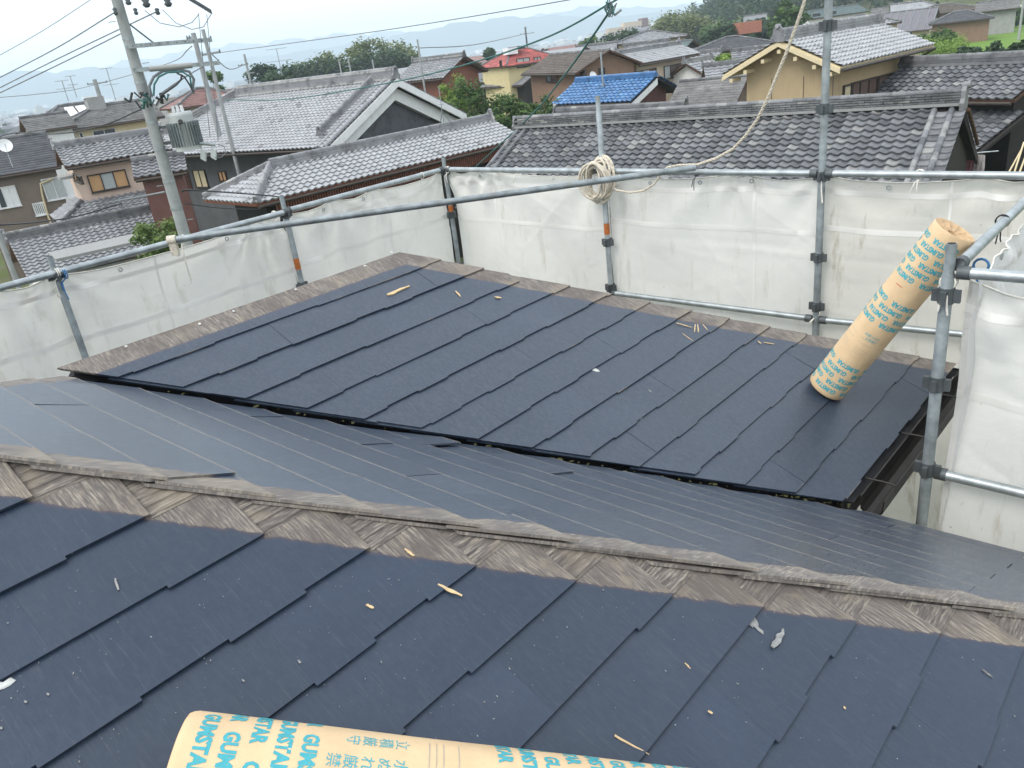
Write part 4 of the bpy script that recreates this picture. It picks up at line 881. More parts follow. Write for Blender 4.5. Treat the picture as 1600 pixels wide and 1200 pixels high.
# --- big weathered pantile roof right behind the scaffold -------------------------------------------------
def big_tile_house():
    zr=5.45; P,Q=sight(812,201,zr),sight(1494,166,zr); h=House('pantile_house','low house with big weathered grey pantile roof directly behind the scaffold',P,Q,zr,3.6,3.4,3.75,zg=0,wall='dark',roof=None,rmat='tile_old',vo=.12,eo=.7,ridge=0,soffit='dark',slab=.14)
    t=h.t; T,N,ln=h.TF; O=h.PT(0,0,zr); S=h.d; poly=[(0.0,ln+.04),(h.L-.42,ln+.04),(h.L-.42,.1),(0.0,.1)]; tw=.272
    V,F,tone,K,ss,tb=tilefield(O,S,T,N,poly,tw,.235,.06,8,.052,.007,3)
    # the tiles that show largest become parts of their own
    Vt=V.reshape(K,-1,3); Ft=F.reshape(K,-1,4); cen=Vt.mean(1); dist=np.linalg.norm(cen-CAM,axis=1)
    vis=[]
    for i in range(K):
        x,y=projx(cen[i]); 
        if 760<x<1500 and y<270: vis.append((dist[i],i))
    vis.sort(); pick=set(i for _,i in vis[:300]); nv=Vt.shape[1]; slabp=[c for c in t.children if c.name.startswith('front_roof')][0]
    f0=Ft[0]-Ft[0].min(); rr=random.Random(2)
    for i in pick:
        o=fast('roof_tile',Vt[i]-cen[i],f0,M['tile_old'],slabp,world=False,smooth=True,attrs={'tone':('FACE','FLOAT',np.full(len(f0),tone[i*16]))}) if not BTM else None
        if o is None: break
        o.location=Vector(cen[i]-origin(slabp)); o.rotation_euler=(rr.uniform(-.012,.012),rr.uniform(-.012,.012),rr.uniform(-.012,.012))
    rest=[i for i in range(K) if i not in pick]; VV=Vt[rest].reshape(-1,3); FF=(np.arange(len(rest))*nv)[:,None,None]+f0[None]
    o=fast('roof_tiles',VV,FF.reshape(-1,4),M['tile_old'],slabp,smooth=True,attrs={'tone':('FACE','FLOAT',np.repeat(tone.reshape(K,-1)[rest,0],16))}); o['kind']='stuff'
    V,F,tone,*_=tilefield(h.PT(0,0,zr),S,(lambda v:v/np.linalg.norm(v))(h.PT(0,-3.4,3.75)-h.PT(0,0,zr)),np.array([-T[0]*0+N[0]*-1,N[1]*-1,N[2]]),[(0,3.8),(h.L,3.8),(h.L,.1),(0,.1)],tw,.235,.05,5,.034,.006,5)
    bs=[c for c in t.children if c.name.startswith('back_roof')][0]; o=fast('roof_tiles',V,F,M['tile_old'],bs,smooth=True,attrs={'tone':('FACE','FLOAT',tone)}); o['kind']='stuff'
    # stacked ridge with mortar line and round cap tiles
    A,B=h.PT(-.1,0,zr+.03),h.PT(h.L+.1,0,zr+.03); d=h.d; s_=h.f; L=np.linalg.norm(B-A)
    mb=MB(); mb.obox((A+B)/2+EZ*.03,d*L/2,s_*.19,EZ*.035); mb.build('ridge_mortar',M['lead'],t)
    n=int(L/.30); rr=random.Random(4)
    for k in range(4):
        mb=MB()
        for i in range(n):
            x=(i+.5*(k%2))/n*L; mb.obox(A+d*min(L-.14,x+.14)+EZ*(.095+.055*k)+s_*rr.uniform(-.006,.006),d*.145,s_*(.18-.012*k+rr.uniform(-.008,.008)),EZ*.021)
        mb.build('ridge_course',M['ridge'],t)
    for i in range(n):
        a=A+d*(L*i/n)+EZ*.295; mb=MB(); r0,r1=.085,.075; st=np.linspace(0,PI,8); b=a+d*(L/n*1.08)
        V=[a+s_*r0*math.cos(x)+EZ*r0*math.sin(x) for x in st]+[b+s_*r1*math.cos(x)+EZ*r1*math.sin(x) for x in st]
        mb.add(V,[(j,j+1,9+j,8+j) for j in range(7)]+[tuple(range(7,-1,-1)),tuple(range(8,16))]); mb.build('ridge_cap_tile',M['tile_old'],t)
    onigawara(B+EZ*.0,d,t,1.0); onigawara(A+EZ*.02,-d,t,.7)
    # round verge rolls
    def vroll(u,r,mat):
        m_=int(ln/.30)
        for i in range(m_):
            a=O+S*u+T*(.22+(ln-.2)*i/m_)+N*.06; b=O+S*u+T*(.22+(ln-.2)*(i+1.08)/m_)+N*.045; mb=MB(); mb.tube([a,b],[r*.93,r*1.07],10); mb.build('verge_roll_tile',M[mat],t)
    for u in (h.L-.42,h.L-.05): vroll(u,.075,'tile_old')
    for u in (.05,.35): vroll(u,.075,'tile_old')
    # right verge: short tiles turned down over the edge
    m_=int(ln/.235)
    for i in range(m_):
        for u,wd in ((h.L-.235,.30),(h.L+.12,.26)):
            mb=MB(); tb_=.25+(ln-.2)*(i+1)/m_; c=O+S*u+T*tb_; xs=np.linspace(-wd/2,wd/2,6)
            V=[c+S*x-T*.25+N*(.012-.03*(1-(2*x/wd)**2)+.03) for x in xs]+[c+S*x+N*(.045-.03*(1-(2*x/wd)**2)+.03) for x in xs]+[c+S*x+N*(.01-.03*(1-(2*x/wd)**2)+.03) for x in xs]
            mb.add(V,[(j+6,j+7,j+1,j) for j in range(5)]+[(j+12,j+13,j+7,j+6) for j in range(5)],sm=True); mb.build('verge_tile',M['tile_old'],t)
    # gable end: dark boarding with a white plaster wedge
    x=h.L+.005; mb=MB(); mb.prism([h.PT(x,3.0,3.95),h.PT(x,3.0,1.5),h.PT(x,2.55,1.5),h.PT(x,1.9,4.3)],h.d*.04); mb.build('plaster_panel',M['white'],t)
    h.verge('R','F','dark',.22,.05,.14); h.verge('R','B','dark',.22,.05,.14)
    mb=MB(); mb.tube([h.PT(h.L+.25,-.1,zr-.1),h.PT(h.L+.25,-2.4,zr-1.25)],.05,8); mb.build('verge_pole',M['brown_wood'],t)
    return h
BTM=None
HB1=big_tile_house()

# --- others ------------------------------------------------------------------------------------------------
h2=mk('tiled_house','tiled roof with round-capped ridge peeking over the big pantile roof',(878,180),(1060,172),4.75,(880,215),3.6,zg=0,rmat='tile_mid',ridge=.3,wall='greywall',vo=.3,tw=.28,seed=20)
h3=mk('two_storey_house','tan two-storey house with grey tiled gable roof and brown shutters',(1230,61),(1362,38),7.1,(1442,74.5),5.7,wall='tan',rmat='tile_silver',ridge=.3,vo=.55,eo=.62,zg=0,seed=30,ridgemat='ridge_silver',soffit='timber_pale')
h3.verge('L','F',wd=.13); h3.verge('L','B',wd=.13); h3.verge('R','F',wd=.13)
for fr in (0.0,.32,-.32,.68,-.68,-.98,.98):
    v=fr*h3.wf*.86; z=h3.zr-(h3.zr-h3.ze)*abs(v)/h3.wf-.34; extra(h3,'purlin_end','timber_pale',lambda mb:mb.obox(h3.PT(-.28,v,z),h3.d*.27,h3.f*.06,EZ*.06))
for px in (1206,1256,1302):
    P_,n_,s_=h3.face('L'); A_=sight_plane(px,120,P_,n_); u=float((A_-P_)@s_); extra(h3,'wall_joint','shutter_brown',lambda mb:mb.obox(P_+s_*u+EZ*(3.0+.0)+n_*.004,s_*.012,n_*.006,EZ*2.9))
h3.win('F',(1329,131),(1367,160),panes=3,shut=['shutter_brown']*3); h3.win('F',(1371,120),(1405,150),panes=2,shut=['shutter_brown']*2); h3.win('F',(1317,135),(1329,160),panes=1,shut=['ivory'])
extra(h3,'downpipe','frame_brown',lambda mb:mb.tube([h3.PT(h3.L+.6,h3.wf+.05,h3.ze-.12),h3.PT(h3.L-.1,h3.yf+.08,h3.ze-.5),h3.PT(h3.L-.1,h3.yf+.08,.2)],.05,8))
extra(h3,'balcony_rail','frame_brown',lambda mb:[mb.tube([h3.PT(h3.L-3.2+i*.14,h3.yf+.35,2.6),h3.PT(h3.L-3.2+i*.14,h3.yf+.35,3.5)],.015,5) for i in range(20)]+[mb.tube([h3.PT(h3.L-3.2,h3.yf+.35,3.5),h3.PT(h3.L-.5,h3.yf+.35,3.5)],.03,6)])
# right-hand house with two roof tiers and open shed
h4=mk('tiled_house','old house with two tiers of dark tiled roof at the right edge',(1424,104),(1640,96),5.6,(1540,156),4.5,zg=0,rmat='tile_old',ridge=.3,wall='dark',vo=.3,eo=.5,seed=40,tw=.29)
T4=h4
def lower4():
    A=h4.PT(-.5,h4.wf-.6,4.35); wd=3.3; dz=1.35; L=h4.L+1; T=h4.f*wd-EZ*dz; ln=np.linalg.norm(T); T/=ln; N=np.cross(h4.d,T); N=N if N[2]>0 else -N
    mb=MB(); q=[A,A+h4.d*L,A+h4.d*L+T*ln,A+T*ln]; mb.prism([x-N*.005 for x in q],-N*.1); sl=mb.build('lower_roof_slope',M['dark'],h4.t)
    roofcover('tile',A,h4.d,T,N,[(0,ln),(L,ln),(L,0),(0,0)],sl,'tile_old',43,.29)
    extra(h4,'red_gutter','red_wood',lambda mb:mb.tube([A+T*(ln+.04)-EZ*.08,A+h4.d*L+T*(ln+.04)-EZ*.08],.06,8))
    E=A+T*ln
    for u in (.6,2.2,3.9,5.6): extra(h4,'post','brown_wood',lambda mb:mb.obox(E+h4.d*u-h4.f*.3-EZ*(E[2]/2),h4.d*.06,h4.f*.06,EZ*(E[2]/2-.1)))
    return E
E4=lower4()
def cloth(P,d,w_,hh,mat,label,seed):
    V=[];F=[];n=8;rr=random.Random(seed)
    for j in range(n+1):
        for i in range(n+1): V.append(P+d*w_*(i/n)-EZ*hh*j/n*(1+.05*math.sin(i*1.7+seed))+np.cross(d,EZ)*.03*math.sin(i*2.1+seed+j*.3))
    F=[(j*(n+1)+i,j*(n+1)+i+1,(j+1)*(n+1)+i+1,(j+1)*(n+1)+i) for j in range(n) for i in range(n)]
    o=fast('hanging_towel',V,F,M[mat],smooth=True); c=Vector(P); o.data.transform(Matrix.Translation(-c)); o.location=c; setp(o,label,'towel')
M['pinkcloth']=plain('pink_patterned_cloth',(.42,.18,.20),.9,0,.6,25); M['greycloth']=plain('grey_white_cloth',(.40,.37,.36),.9,0,.3,10)
lp=sight_d(1508,243,25.5); cloth(lp,h4.d,.30,.50,'pinkcloth','pink patterned towel hanging in the dark open shed',2); lp2=sight_d(1522,241,25.5); cloth(lp2,h4.d,.33,.55,'greycloth','grey and white towel hanging beside the pink one',5)
bp=MB(); bp.tube([sight_d(1500,241,25.52),sight_d(1560,236,25.5)],.02,6); o=bp.build('laundry_pole',M['steel']); setp(o,'laundry pole holding two towels in the open shed','pole')
for i,(a,b) in enumerate((((1600,222),(1583,275)),((1597,232),(1572,277)),((1604,240),(1590,277)))):
    mb=MB(); A_,B_=sight_d(*a,26.5),sight_d(*b,25.8); mb.tube([A_,B_],.025,6); o=mb.build('bamboo_pole',M['timber_pale']); c=Vector(A_); o.data.transform(Matrix.Translation(-c)); o.location=c; setp(o,['bamboo pole leaning at the right edge, topmost','bamboo pole leaning lowest and leftmost by the shed','short bamboo pole leaning last at the right edge'][i],'pole')
def scooter():
    c=sight_d(1566,262,26.6); d=h4.d; t=thing('motor_scooter','dark motor scooter with a white headlamp parked in the shed','scooter',(c[0],c[1],0)); b=np.array([c[0],c[1],.3]); zc=c[2]; s0=max(1.,zc)
    for k,nm in ((-.55,'wheel'),(.6,'wheel')):
        mb=MB(); w_=b+d*k; mb.tube([w_+d*.22*math.cos(a)+EZ*.22*math.sin(a) for a in np.linspace(0,2*PI,15)],.05,7,cap=False); mb.build(nm,M['dark'],t)
    mb=MB(); mb.tube([b+d*-.6+EZ*.35,b+d*-.1+EZ*.3,b+d*.2+EZ*.1,b+d*.45+EZ*.4,b+d*.5+EZ*.7],[.12,.16,.1,.1,.07],8); mb.build('body',M['redwall'],t)
    mb=MB(); mb.tube([b+d*-.6+EZ*.52,b+d*.0+EZ*.5],[.1,.12],8); mb.build('seat',M['dark'],t)
    mb=MB(); mb.tube([b+d*.5+EZ*.75+h4.f*.32,b+d*.52+EZ*.8,b+d*.5+EZ*.75-h4.f*.32],.018,6); mb.build('handlebar',M['steel_dark'],t)
    mb=MB(); mb.tube([b+d*.5+EZ*.72,b+d*.62+EZ*.72],[.05,.1],10); mb.build('headlamp',M['shutter_white'],t)
scooter()
# --- wing with brown eaves and large house with white gable (left centre)
h14=mk('tiled_wing','long grey tiled wing with hipped left end and slatted brown eaves',(423,262),(757,190),5.0,(560,280),3.85,zg=0,rmat='tile_silver',frontmat='tile_silver',ridge=.26,hip=(1.9,0),vo=.35,eo=.75,wall='dark',seed=50,tw=.29,soffit='red_wood',ridgemat='ridge_silver')
def slats(h,n,z0,z1,mat,off=.06,sp=None):
    L=h.x1-h.x0
    for i in range(n):
        u=h.x0+L*(i+.5)/n; mb=MB(); mb.obox(h.PT(u,h.yf+off,(z0+z1)/2),h.d*L/n*.22,h.f*.02,EZ*(z1-z0)/2); mb.build('slat',M[mat],h.t)
slats(h14,110,h14.ze-.60,h14.ze-.16,'red_wood',.62)
h13=mk('large_tiled_house','large house with silver tiled roof and broad white plaster gable',(372,150),(597,125),7.15,(330,240),4.0,zg=-.3,rmat='tile_silver',ridge=.5,rw=.42,hip=(4.6,0),vo=.9,eo=1.0,wall='slatewall',seed=60,tw=.30,soffit='dark',ridgemat='ridge_silver')
def gable13():
    h=h13; x=h.L+.02; u=h.L
    for (k0,k1,mat,nm,o) in ((1.0,.86,'white','gable_band',.92),(.86,.62,'white','gable_plaster',.55)):
        for sg,wd in ((1,h.wf),(-1,h.wb)):
            f=lambda k,s: h.PT(u+o,sg*wd*s,h.zr-(h.zr-h.ze)*s-.0-(1-k)*2.6)
            mb=MB(); mb.prism([f(k0,0),f(k1,0),f(k1,.97),f(k0,.97)],h.d*.1); mb.build(nm,M[mat],h.t)
    mb=MB(); z=h.zr-1.0; w_=h.wf*.74; mb.prism([h.PT(u+.3,0,z),h.PT(u+.3,w_,z-(h.zr-h.ze)*.74),h.PT(u+.3,-w_,z-(h.zr-h.ze)*.74)],h.d*.08); mb.build('gable_dark_board',M['shingle_dark'],h.t)
    mb=MB(); mb.prism([h.PT(u+.2,0,h.zr-.3),h.PT(u+.2,h.wf*.9,h.ze+.2),h.PT(u+.2,-h.wb*.9,h.ze+.2)],h.d*.06); mb.build('gable_plaster',M['white'],h.t)
    T,N,ln=h.TF
    for uu in (.35,.78):
        m_=int(ln/.32)
        for i in range(m_):
            a_=h.PT(u+uu,0,h.zr)+T*(ln*i/m_)+N*.07; b_=h.PT(u+uu,0,h.zr)+T*(ln*(i+1.06)/m_)+N*.055; mb=MB(); mb.tube([a_,b_],[.085,.1],8); mb.build('verge_roll_tile',M['tile_mid'],h.t)
    # descending ridge beside the verge
    for sg,wd in ((1,h.wf),):
        mb=MB(); ridgestack(mb,h.PT(u-.35,.3,h.zr-.12),h.PT(u-.35,sg*wd*.82,h.zr-(h.zr-h.ze)*.82),.34,.3,.08,4); mb.build('descending_ridge',M['ridge_silver'],h.t); onigawara(h.PT(u-.35,sg*wd*.83,h.zr-(h.zr-h.ze)*.83+.05),h.f*sg,h.t,.8,'ridge')
gable13()
h13.win('F',(287,268),(301,294),frame='brown_wood',panes=3,shut=['red_wood']*3); h13.win('F',(301,266),(327,292),panes=2,shut=['ivory','ivory']); h13.win('F',(341,268),(356,282),panes=2,shut=['shutter','shutter'])
# --- left group
h15=mk('two_storey_house','pink two-storey house with grey tile roof, sand shutters and a tiled lean-to',(97,230),(240,208),6.2,(165,251),5.35,zg=0,wall='pink',rmat='tile_mid',ridge=.22,vo=.3,eo=.45,seed=70,tw=.28,ridgemat='ridge_silver')
h15.win('F',(136,275),(202,290),shut=['shutter','curtain','shutter'])
def leanto15():
    h=h15; zt=float(sight_plane(150,312,*h.face('F')[:2])[2]); A=h.PT(-.05,h.yf,zt); L=h.L*.72; wd=1.5; T=h.f*wd-EZ*.62; ln=np.linalg.norm(T); T/=ln; N=np.cross(h.d,T); N=N if N[2]>0 else -N
    mb=MB(); q=[A-h.d*0,A+h.d*L,A+h.d*(L+0)+T*ln,A-h.d*1.2+T*ln]; mb.prism([x-N*.005 for x in q],-N*.1); sl=mb.build('lean_to_slope',M['dark'],h.t); roofcover('tile',A,h.d,T,N,[(-1.2,ln),(L,ln),(L,0),(0,0)],sl,'tile_mid',72,.27)
    B=h.PT(-.05,h.yf,zt); T2=-h.d*1.2-EZ*.62; l2=np.linalg.norm(T2); T2/=l2; N2=np.cross(h.f,T2); N2=N2 if N2[2]>0 else -N2
    mb=MB(); q=[B,B+h.f*wd+T2*l2,B-h.f*2.5+T2*l2,B-h.f*2.5]; mb.prism([x-N2*.005 for x in q],-N2*.1); sl=mb.build('lean_to_slope',M['dark'],h.t); roofcover('tile',B,h.f,T2,N2,[(-2.5,l2),(wd,l2),(0,0),(-2.5,0)],sl,'tile_mid',73,.27)
    mb=MB(); ridgestack(mb,B,B-h.d*1.2+h.f*wd-EZ*.62,.12,.2,.06,2); mb.build('hip_ridge',M['ridge'],h.t)
    extra(h,'lower_wall','redwall',lambda mb:mb.box((0,0,0),(0,0,0)) if False else mb.prism([h.PT(.2,h.yf+.9,-2),h.PT(L-.2,h.yf+.9,-2),h.PT(L-.2,h.yf-.1,-2),h.PT(.2,h.yf-.1,-2)],EZ*(zt+1.2)))
leanto15()
P_,n_,s_=h15.face('L'); extra(h15,'window_hood','greywall',lambda mb:mb.obox(P_+s_*(h15.yf-.55)+EZ*5.0+n_*.3,s_*.6,n_*.3,EZ*.06))
h15.win('L',(116,271),(131,286),shut=['shutter','glass','glass'])
h16=mk('two_storey_house','taupe house with charcoal shingle roof at the left edge',(-60,226),(64,213),6.35,(40,268),5.1,dist=50,az=60,wmin=3.2,zg=-.5,wall='taupe',roof='shingle',rmat='shingle_dark',ridge=.06,rw=.2,vo=.3,eo=.35,seed=80)
h16.win('F',(64,281),(122,305),frame='frame_white',shut=['curtain','curtain','shutter_white']); h16.win('F',(-20,297),(33,320),frame='frame_white',shut=['curtain','glass','shutter_white','shutter_white']); h16.win('F',(51,319),(74,333),frame='frame_white',panes=6,cw=.07)
extra(h16,'downpipe','timber_pale',lambda mb:mb.tube([sight_plane(x,y,h16.face('F')[0]+h16.f*.1,h16.f) for x,y in ((82,279),(63,287),(66,305),(76,340),(84,358))],.045,7))
h17=mk('red_annex','dull red metal-clad annex between the pink house and the utility pole',(216,252),(278,243),5.0,(240,262),4.1,dist=36,az=72,wmin=1.2,zg=0,wall='redwall',rmat='tile_dark',ridge=.15,vo=.25,eo=.3,seed=90)
h18=mk('low_tiled_house','low house with grey tiled roof below the pink house at left',(28,374),(250,328),3.25,(135,414),2.2,zg=-.3,wall='white',rmat='tile_mid',ridge=.3,vo=.35,eo=.5,seed=100,tw=.27)
extra(h18,'lower_eave','dark',lambda mb:mb.obox(h18.PT(h18.L*.5,h18.wf+.3,1.55),h18.d*h18.L*.55,h18.f*.5,EZ*.05))
extra(h18,'dark_wainscot','greywall',lambda mb:mb.obox(h18.PT(-.03,.2,.6),h18.d*.03,h18.f*2.0,EZ*.7))
mb=MB(); A_=sight_d(158,380,31); mb.obox(A_+EZ*-.1,h18.d*1.6,h18.f*.9,EZ*.05); o=mb.build('tin_canopy',M['lead']); setp(o,'corrugated tin canopy beside the pine tree','canopy')
# --- further left: cream houses
h21=mk('cream_house','cream house with mottled grey hip roof behind the pink house',(150,166),(228,157),6.7,(180,191),5.6,wall='cream',roof='shingle',rmat='shingle_grey',ridge=.08,rw=.2,hip=(3.2,0),vo=.3,eo=.5,dist=64,az=55,wmin=2.6,seed=110)
h21.win('F',(144,205),(183,214),frame='frame_white',panes=2); h21.win('F',(113,210),(121,222),frame='frame_white',panes=1); h21.win('F',(123,208),(132,219),frame='frame_white',panes=1)
def chimney(h,u,v,label=None):
    extra(h,'roof_lantern','greywall',lambda mb:mb.obox(h.PT(u,v,h.zr+.15),h.d*.55,h.f*.5,EZ*.45)); extra(h,'lantern_cap','shutter_white',lambda mb:mb.obox(h.PT(u-.25,v,h.zr+.62),h.d*.4,h.f*.45,EZ*.05))
chimney(h21,0,0)
h22=mk('dark_roofed_house','white gabled house with two long skylights on its dark roof',(92,166),(130,159),6.7,(100,188),5.5,wall='greywall',roof='shingle',rmat='shingle_grey',ridge=.08,rw=.2,vo=.3,eo=.4,hip=(2.,0),dist=68,az=55,wmin=2.4,seed=120)
for k in (.3,.75): 
    T,N,ln=h22.TF; extra(h22,'skylight','shutter_white',lambda mb:mb.obox(h22.PT(h22.L*k,0,h22.zr)+T*ln*.5+N*.06,h22.d*.3,T*ln*.3,N*.04))
h23=mk('white_walled_house','white and grey walled house behind the charcoal shingle roof',(38,184),(96,171),6.2,(60,192),5.3,wall='white',roof='shingle',rmat='shingle_grey',ridge=.06,rw=.2,vo=.3,eo=.3,dist=60,az=55,wmin=1.8,seed=130)
h24=mk('yellow_wing_house','pale yellow house with maroon roof behind the utility pole',(306,139),(322,137),6.9,(310,150),6.0,wall='cream',roof='shingle',rmat='shingle_maroon',ridge=.06,rw=.2,hip=(2.2,2.2),vo=.3,eo=.4,dist=60,az=58,wmin=2.2,seed=140)
h24.win('F',(314,168),(328,180),panes=2)
# --- centre distance
h11=mk('timber_gable_house','old house with reddish timber gable left of centre distance',(655,97),(716,90),7.55,(700,118),6.2,wall='red_wood',rmat='tile_mid',ridge=.3,vo=.6,eo=.6,dist=72,az=128,wmin=3,seed=150,tw=.35)
h11.win('L',(640,120),(655,128),panes=3,fill='shutter_white'); 
h10=mk('low_tiled_house','low light grey tiled roof in front of the yellow house',(765,119),(836,113),5.3,(800,134),4.6,zg=0,wall='dark',rmat='tile_mid',ridge=.2,vo=.3,eo=.5,seed=160,tw=.33)
h10b=mk('low_tiled_house','small grey roof left of the yellow house and above the trees',(748,110),(785,105),5.9,(770,121),5.2,wall='greywall',rmat='tile_mid',ridge=.2,vo=.3,eo=.5,dist=88,az=110,wmin=2.5,seed=165,tw=.33)
h9=mk('yellow_house','yellow two-storey house with a bright red hip roof',(797,78),(822,76),7.5,(812,91),6.6,wall='yellow',roof='shingle',rmat='shingle_red',ridge=.06,rw=.2,hip=(2.4,2.4),eo=.4,dist=84,az=62,wmin=3,seed=170)
h9.win('F',(807,92),(828,103),panes=2,fill='curtain'); h9.win('F',(834,90),(845,99),panes=2,fill='curtain'); h9.win('F',(780,95),(784,104),panes=1)
extra(h9,'roof_dormer','shutter_white',lambda mb:mb.obox(h9.PT(-.6,h9.wf*.35,h9.zr-.1),h9.d*.55,h9.f*.5,EZ*.3)); extra(h9,'dormer_panel','shingle_dark',lambda mb:mb.obox(h9.PT(.2,h9.wf*.3,h9.zr+.1),h9.d*.7,h9.f*.5,EZ*.15))
h8=mk('brown_house','brown two-storey house with broad dark brown shingle roof',(862,85),(948,78),6.9,(890,114),5.3,zg=0,wall='brownwall',roof='shingle',rmat='shingle_brown',ridge=.06,rw=.2,vo=.5,eo=.6,seed=180)
h8.win('F',(853,115),(872,128),panes=2); h8.win('F',(899,109),(917,124),panes=2); h8.win('R',(935,107),(945,118),panes=2)
extra(h8,'balcony_front','brownwall',lambda mb:mb.obox(h8.PT(h8.L*.45,h8.yf+.9,2.6),h8.d*h8.L*.5,h8.f*.06,EZ*.75))
h7=mk('beige_house','beige two-storey house with silver tiled gable roof and brown windows',(970,84),(1055,70),6.75,(1035,94),5.85,dist=62,az=46,wmin=1.6,zg=0,wall='beige',rmat='tile_silver',ridge=.25,vo=.5,eo=.5,seed=190,tw=.3,ridgemat='ridge_silver')
h7.win('F',(994,112),(1025,122),shut=['shutter_brown','curtain','shutter_brown']); h7.win('F',(1037,104),(1066,118),shut=['curtain','shutter_brown','shutter_brown']); h7.win('L',(968,113),(982,121),panes=2,fill='curtain'); h7.verge('L','F','timber_pale',.12); h7.verge('L','B','timber_pale',.12)
extra(h7,'air_conditioner','shutter_white',lambda mb:mb.obox(h7.PT(h7.L-.3,h7.yf+.35,4.0),h7.d*.4,h7.f*.16,EZ*.3))
h5=mk('blue_roofed_house','house with bright blue glazed tile roof and dark red gable',(912,127),(1012,123),5.1,(960,160),3.6,dist=48,az=141,wmin=2.,zg=0,wall='redwall',rmat='tile_blue',ridge=.2,vo=.6,eo=.7,seed=200,tw=.33,ridgemat='tile_blue',soffit='dark')
h5.verge('R','F','white',.3,.05,.26)
def porch5():
    h=h5; A=h.PT(h.L*.28,h.wf*.45,4.15); d=h.f; 
    for sg in (1,-1):
        T=h.d*sg*1.5-EZ*.75; ln=np.linalg.norm(T); T/=ln; N=np.cross(d,T); N=N if N[2]>0 else -N; mb=MB(); q=[A,A+d*4,A+d*4+T*ln,A+T*ln]; mb.prism(q,-N*.08); sl=mb.build('porch_slope',M['dark'],h.t); roofcover('tile',A,d,T,N,[(0,ln),(4,ln),(4,0),(0,0)],sl,'tile_blue',205,.33)
porch5()
h6=mk('grey_shingle_house','low house with wide grey shingle roof left of the tan house',(1070,127),(1160,121),5.0,(1100,168),3.7,dist=44,az=122,zg=0,wall='shutter_brown',roof='shingle',rmat='shingle_grey',ridge=.05,rw=.18,vo=.3,eo=.4,seed=210)
extra(h6,'pale_lean_to','lead',lambda mb:mb.obox(h6.PT(h6.L*.55,h6.wf+.9,3.25),h6.d*1.6,h6.f*1.2-EZ*.35,EZ*.05))
far=[('tiled_house','small white gabled tile roof right of the beige house',(1075,98),(1105,92),5.6,(1085,115),4.6,'white','tile','tile_mid',(0,0)),
('tiled_house','light tiled roof sloping behind the grey shingle roof',(1108,104),(1165,98),5.3,(1130,122),4.4,'greywall','tile','tile_mid',(0,0)),
('hip_roof_house','silver hip-roofed house in front of the bamboo grove',(1008,50),(1020,49),7.0,(1010,64),6.0,'beige','tile','tile_mid',(5,5)),
('hip_roof_house','dark hip-roofed house with beige walls below the red brick wall',(1135,58),(1150,56),6.6,(1150,71),5.6,'beige','shingle','shingle_dark',(4.5,4.5)),
('green_roofed_shed','green-grey roofed shed beside the bamboo grove',(1050,66),(1078,64),6.4,(1060,77),5.4,'dark','shingle','shingle_green',(0,0)),
('low_tiled_house','dark tiled roof right of the bright shrubs in mid distance',(1150,80),(1200,74),6.2,(1170,87),5.4,'greywall','tile','tile_dark',(0,0)),
('tiled_house','row of grey tiled roofs left of the green shed',(980,72),(1040,64),6.6,(1000,79),5.8,'greywall','tile','tile_dark',(0,0)),
('tiled_house','far blue-grey roof above the brown house ridge',(905,74),(960,70),6.8,(930,82),6.0,'greywall','tile','tile_mid',(0,0)),
('low_tiled_house','grey tiled roof with white gable beside the bright shrub',(1090,84),(1120,80),6.1,(1100,92),5.3,'white','tile','tile_mid',(0,0)),
('school_building','white two-storey building with green-grey roof on the upper right',(1250,19),(1338,5),7.7,(1290,22),6.2,'white','shingle','shingle_green',(0,0)),
('solar_house','yellow walled house with a roof of dark solar panels',(1374,22),(1462,13),5.3,(1437,47),2.9,'cream','shingle','solar',(0,0)),
('dark_roofed_house','house with broad dark brown hip roof beyond the solar panels',(1462,8),(1485,5),6.8,(1480,17),5.4,'brownwall','shingle','shingle_brown',(5,5)),
('silver_roofed_house','pale metal-roofed house at the top right',(1395,8),(1440,2),7.1,(1420,16),6.0,'greywall','tile','tile_silver',(0,3)),
('grey_garage','grey flat-faced garage building near the top right road',(1530,4),(1590,-4),7.2,(1560,12),6.0,'greywall','shingle','shingle_grey',(0,0)),
('carport_house','dark timber carport house beside the field road',(1492,18),(1512,16),5.6,(1505,27),4.4,'brownwall','shingle','shingle_dark',(3,3)),
('hip_roof_house','lilac grey hip-roofed house left of the solar panels',(1340,26),(1352,24),6.2,(1340,38),5.0,'beige','tile','tile_mid',(4,4)),
('hillside_house','pale roofed house on the wooded hillside',(1165,26),(1195,21),7.75,(1180,30),6.6,'cream','tile','tile_mid',(0,0)),
('beige_shed','beige shed behind the white school building',(1365,14),(1385,11),6.6,(1372,20),5.6,'beige','shingle','shingle_grey',(0,0))]
FH=[]
FD=[(64,60),(60,100),(130,100),(95,104),(100,137),(80,108),(95,98),(112,105),(75,130),(150,70),(140,125),(150,118),(170,115),(140,122),(128,118),(118,110),(200,110),(160,115)]
for i,(nm,lb,ra,rb,zr,ep,ze,wall,rf,rm,hp) in enumerate(far):
    # distance from the lie of the land: ridge bearing and the house's own height above its plot
    FH.append(mk(nm,lb,ra,rb,zr,ep,ze,dist=FD[i][0],az=FD[i][1],wmin=2.6,wall=wall,roof=rf,rmat=rm,hip=hp,ridge=.22 if rf=='tile' else .06,rw=.25,vo=.4,eo=.5,seed=300+i*7,tw=.45))
def fw_(i,*wins,**k):
    for a in wins: FH[i].win('F',*a,**k)
fw_(3,((1116,77),(1124,82)),((1130,75),(1139,81)),panes=2); fw_(9,((1258,24),(1264,28)),((1270,22),(1281,26)),((1300,18),(1306,22)),panes=2)
FH[9].win('R',(1320,17),(1324,21),panes=1)
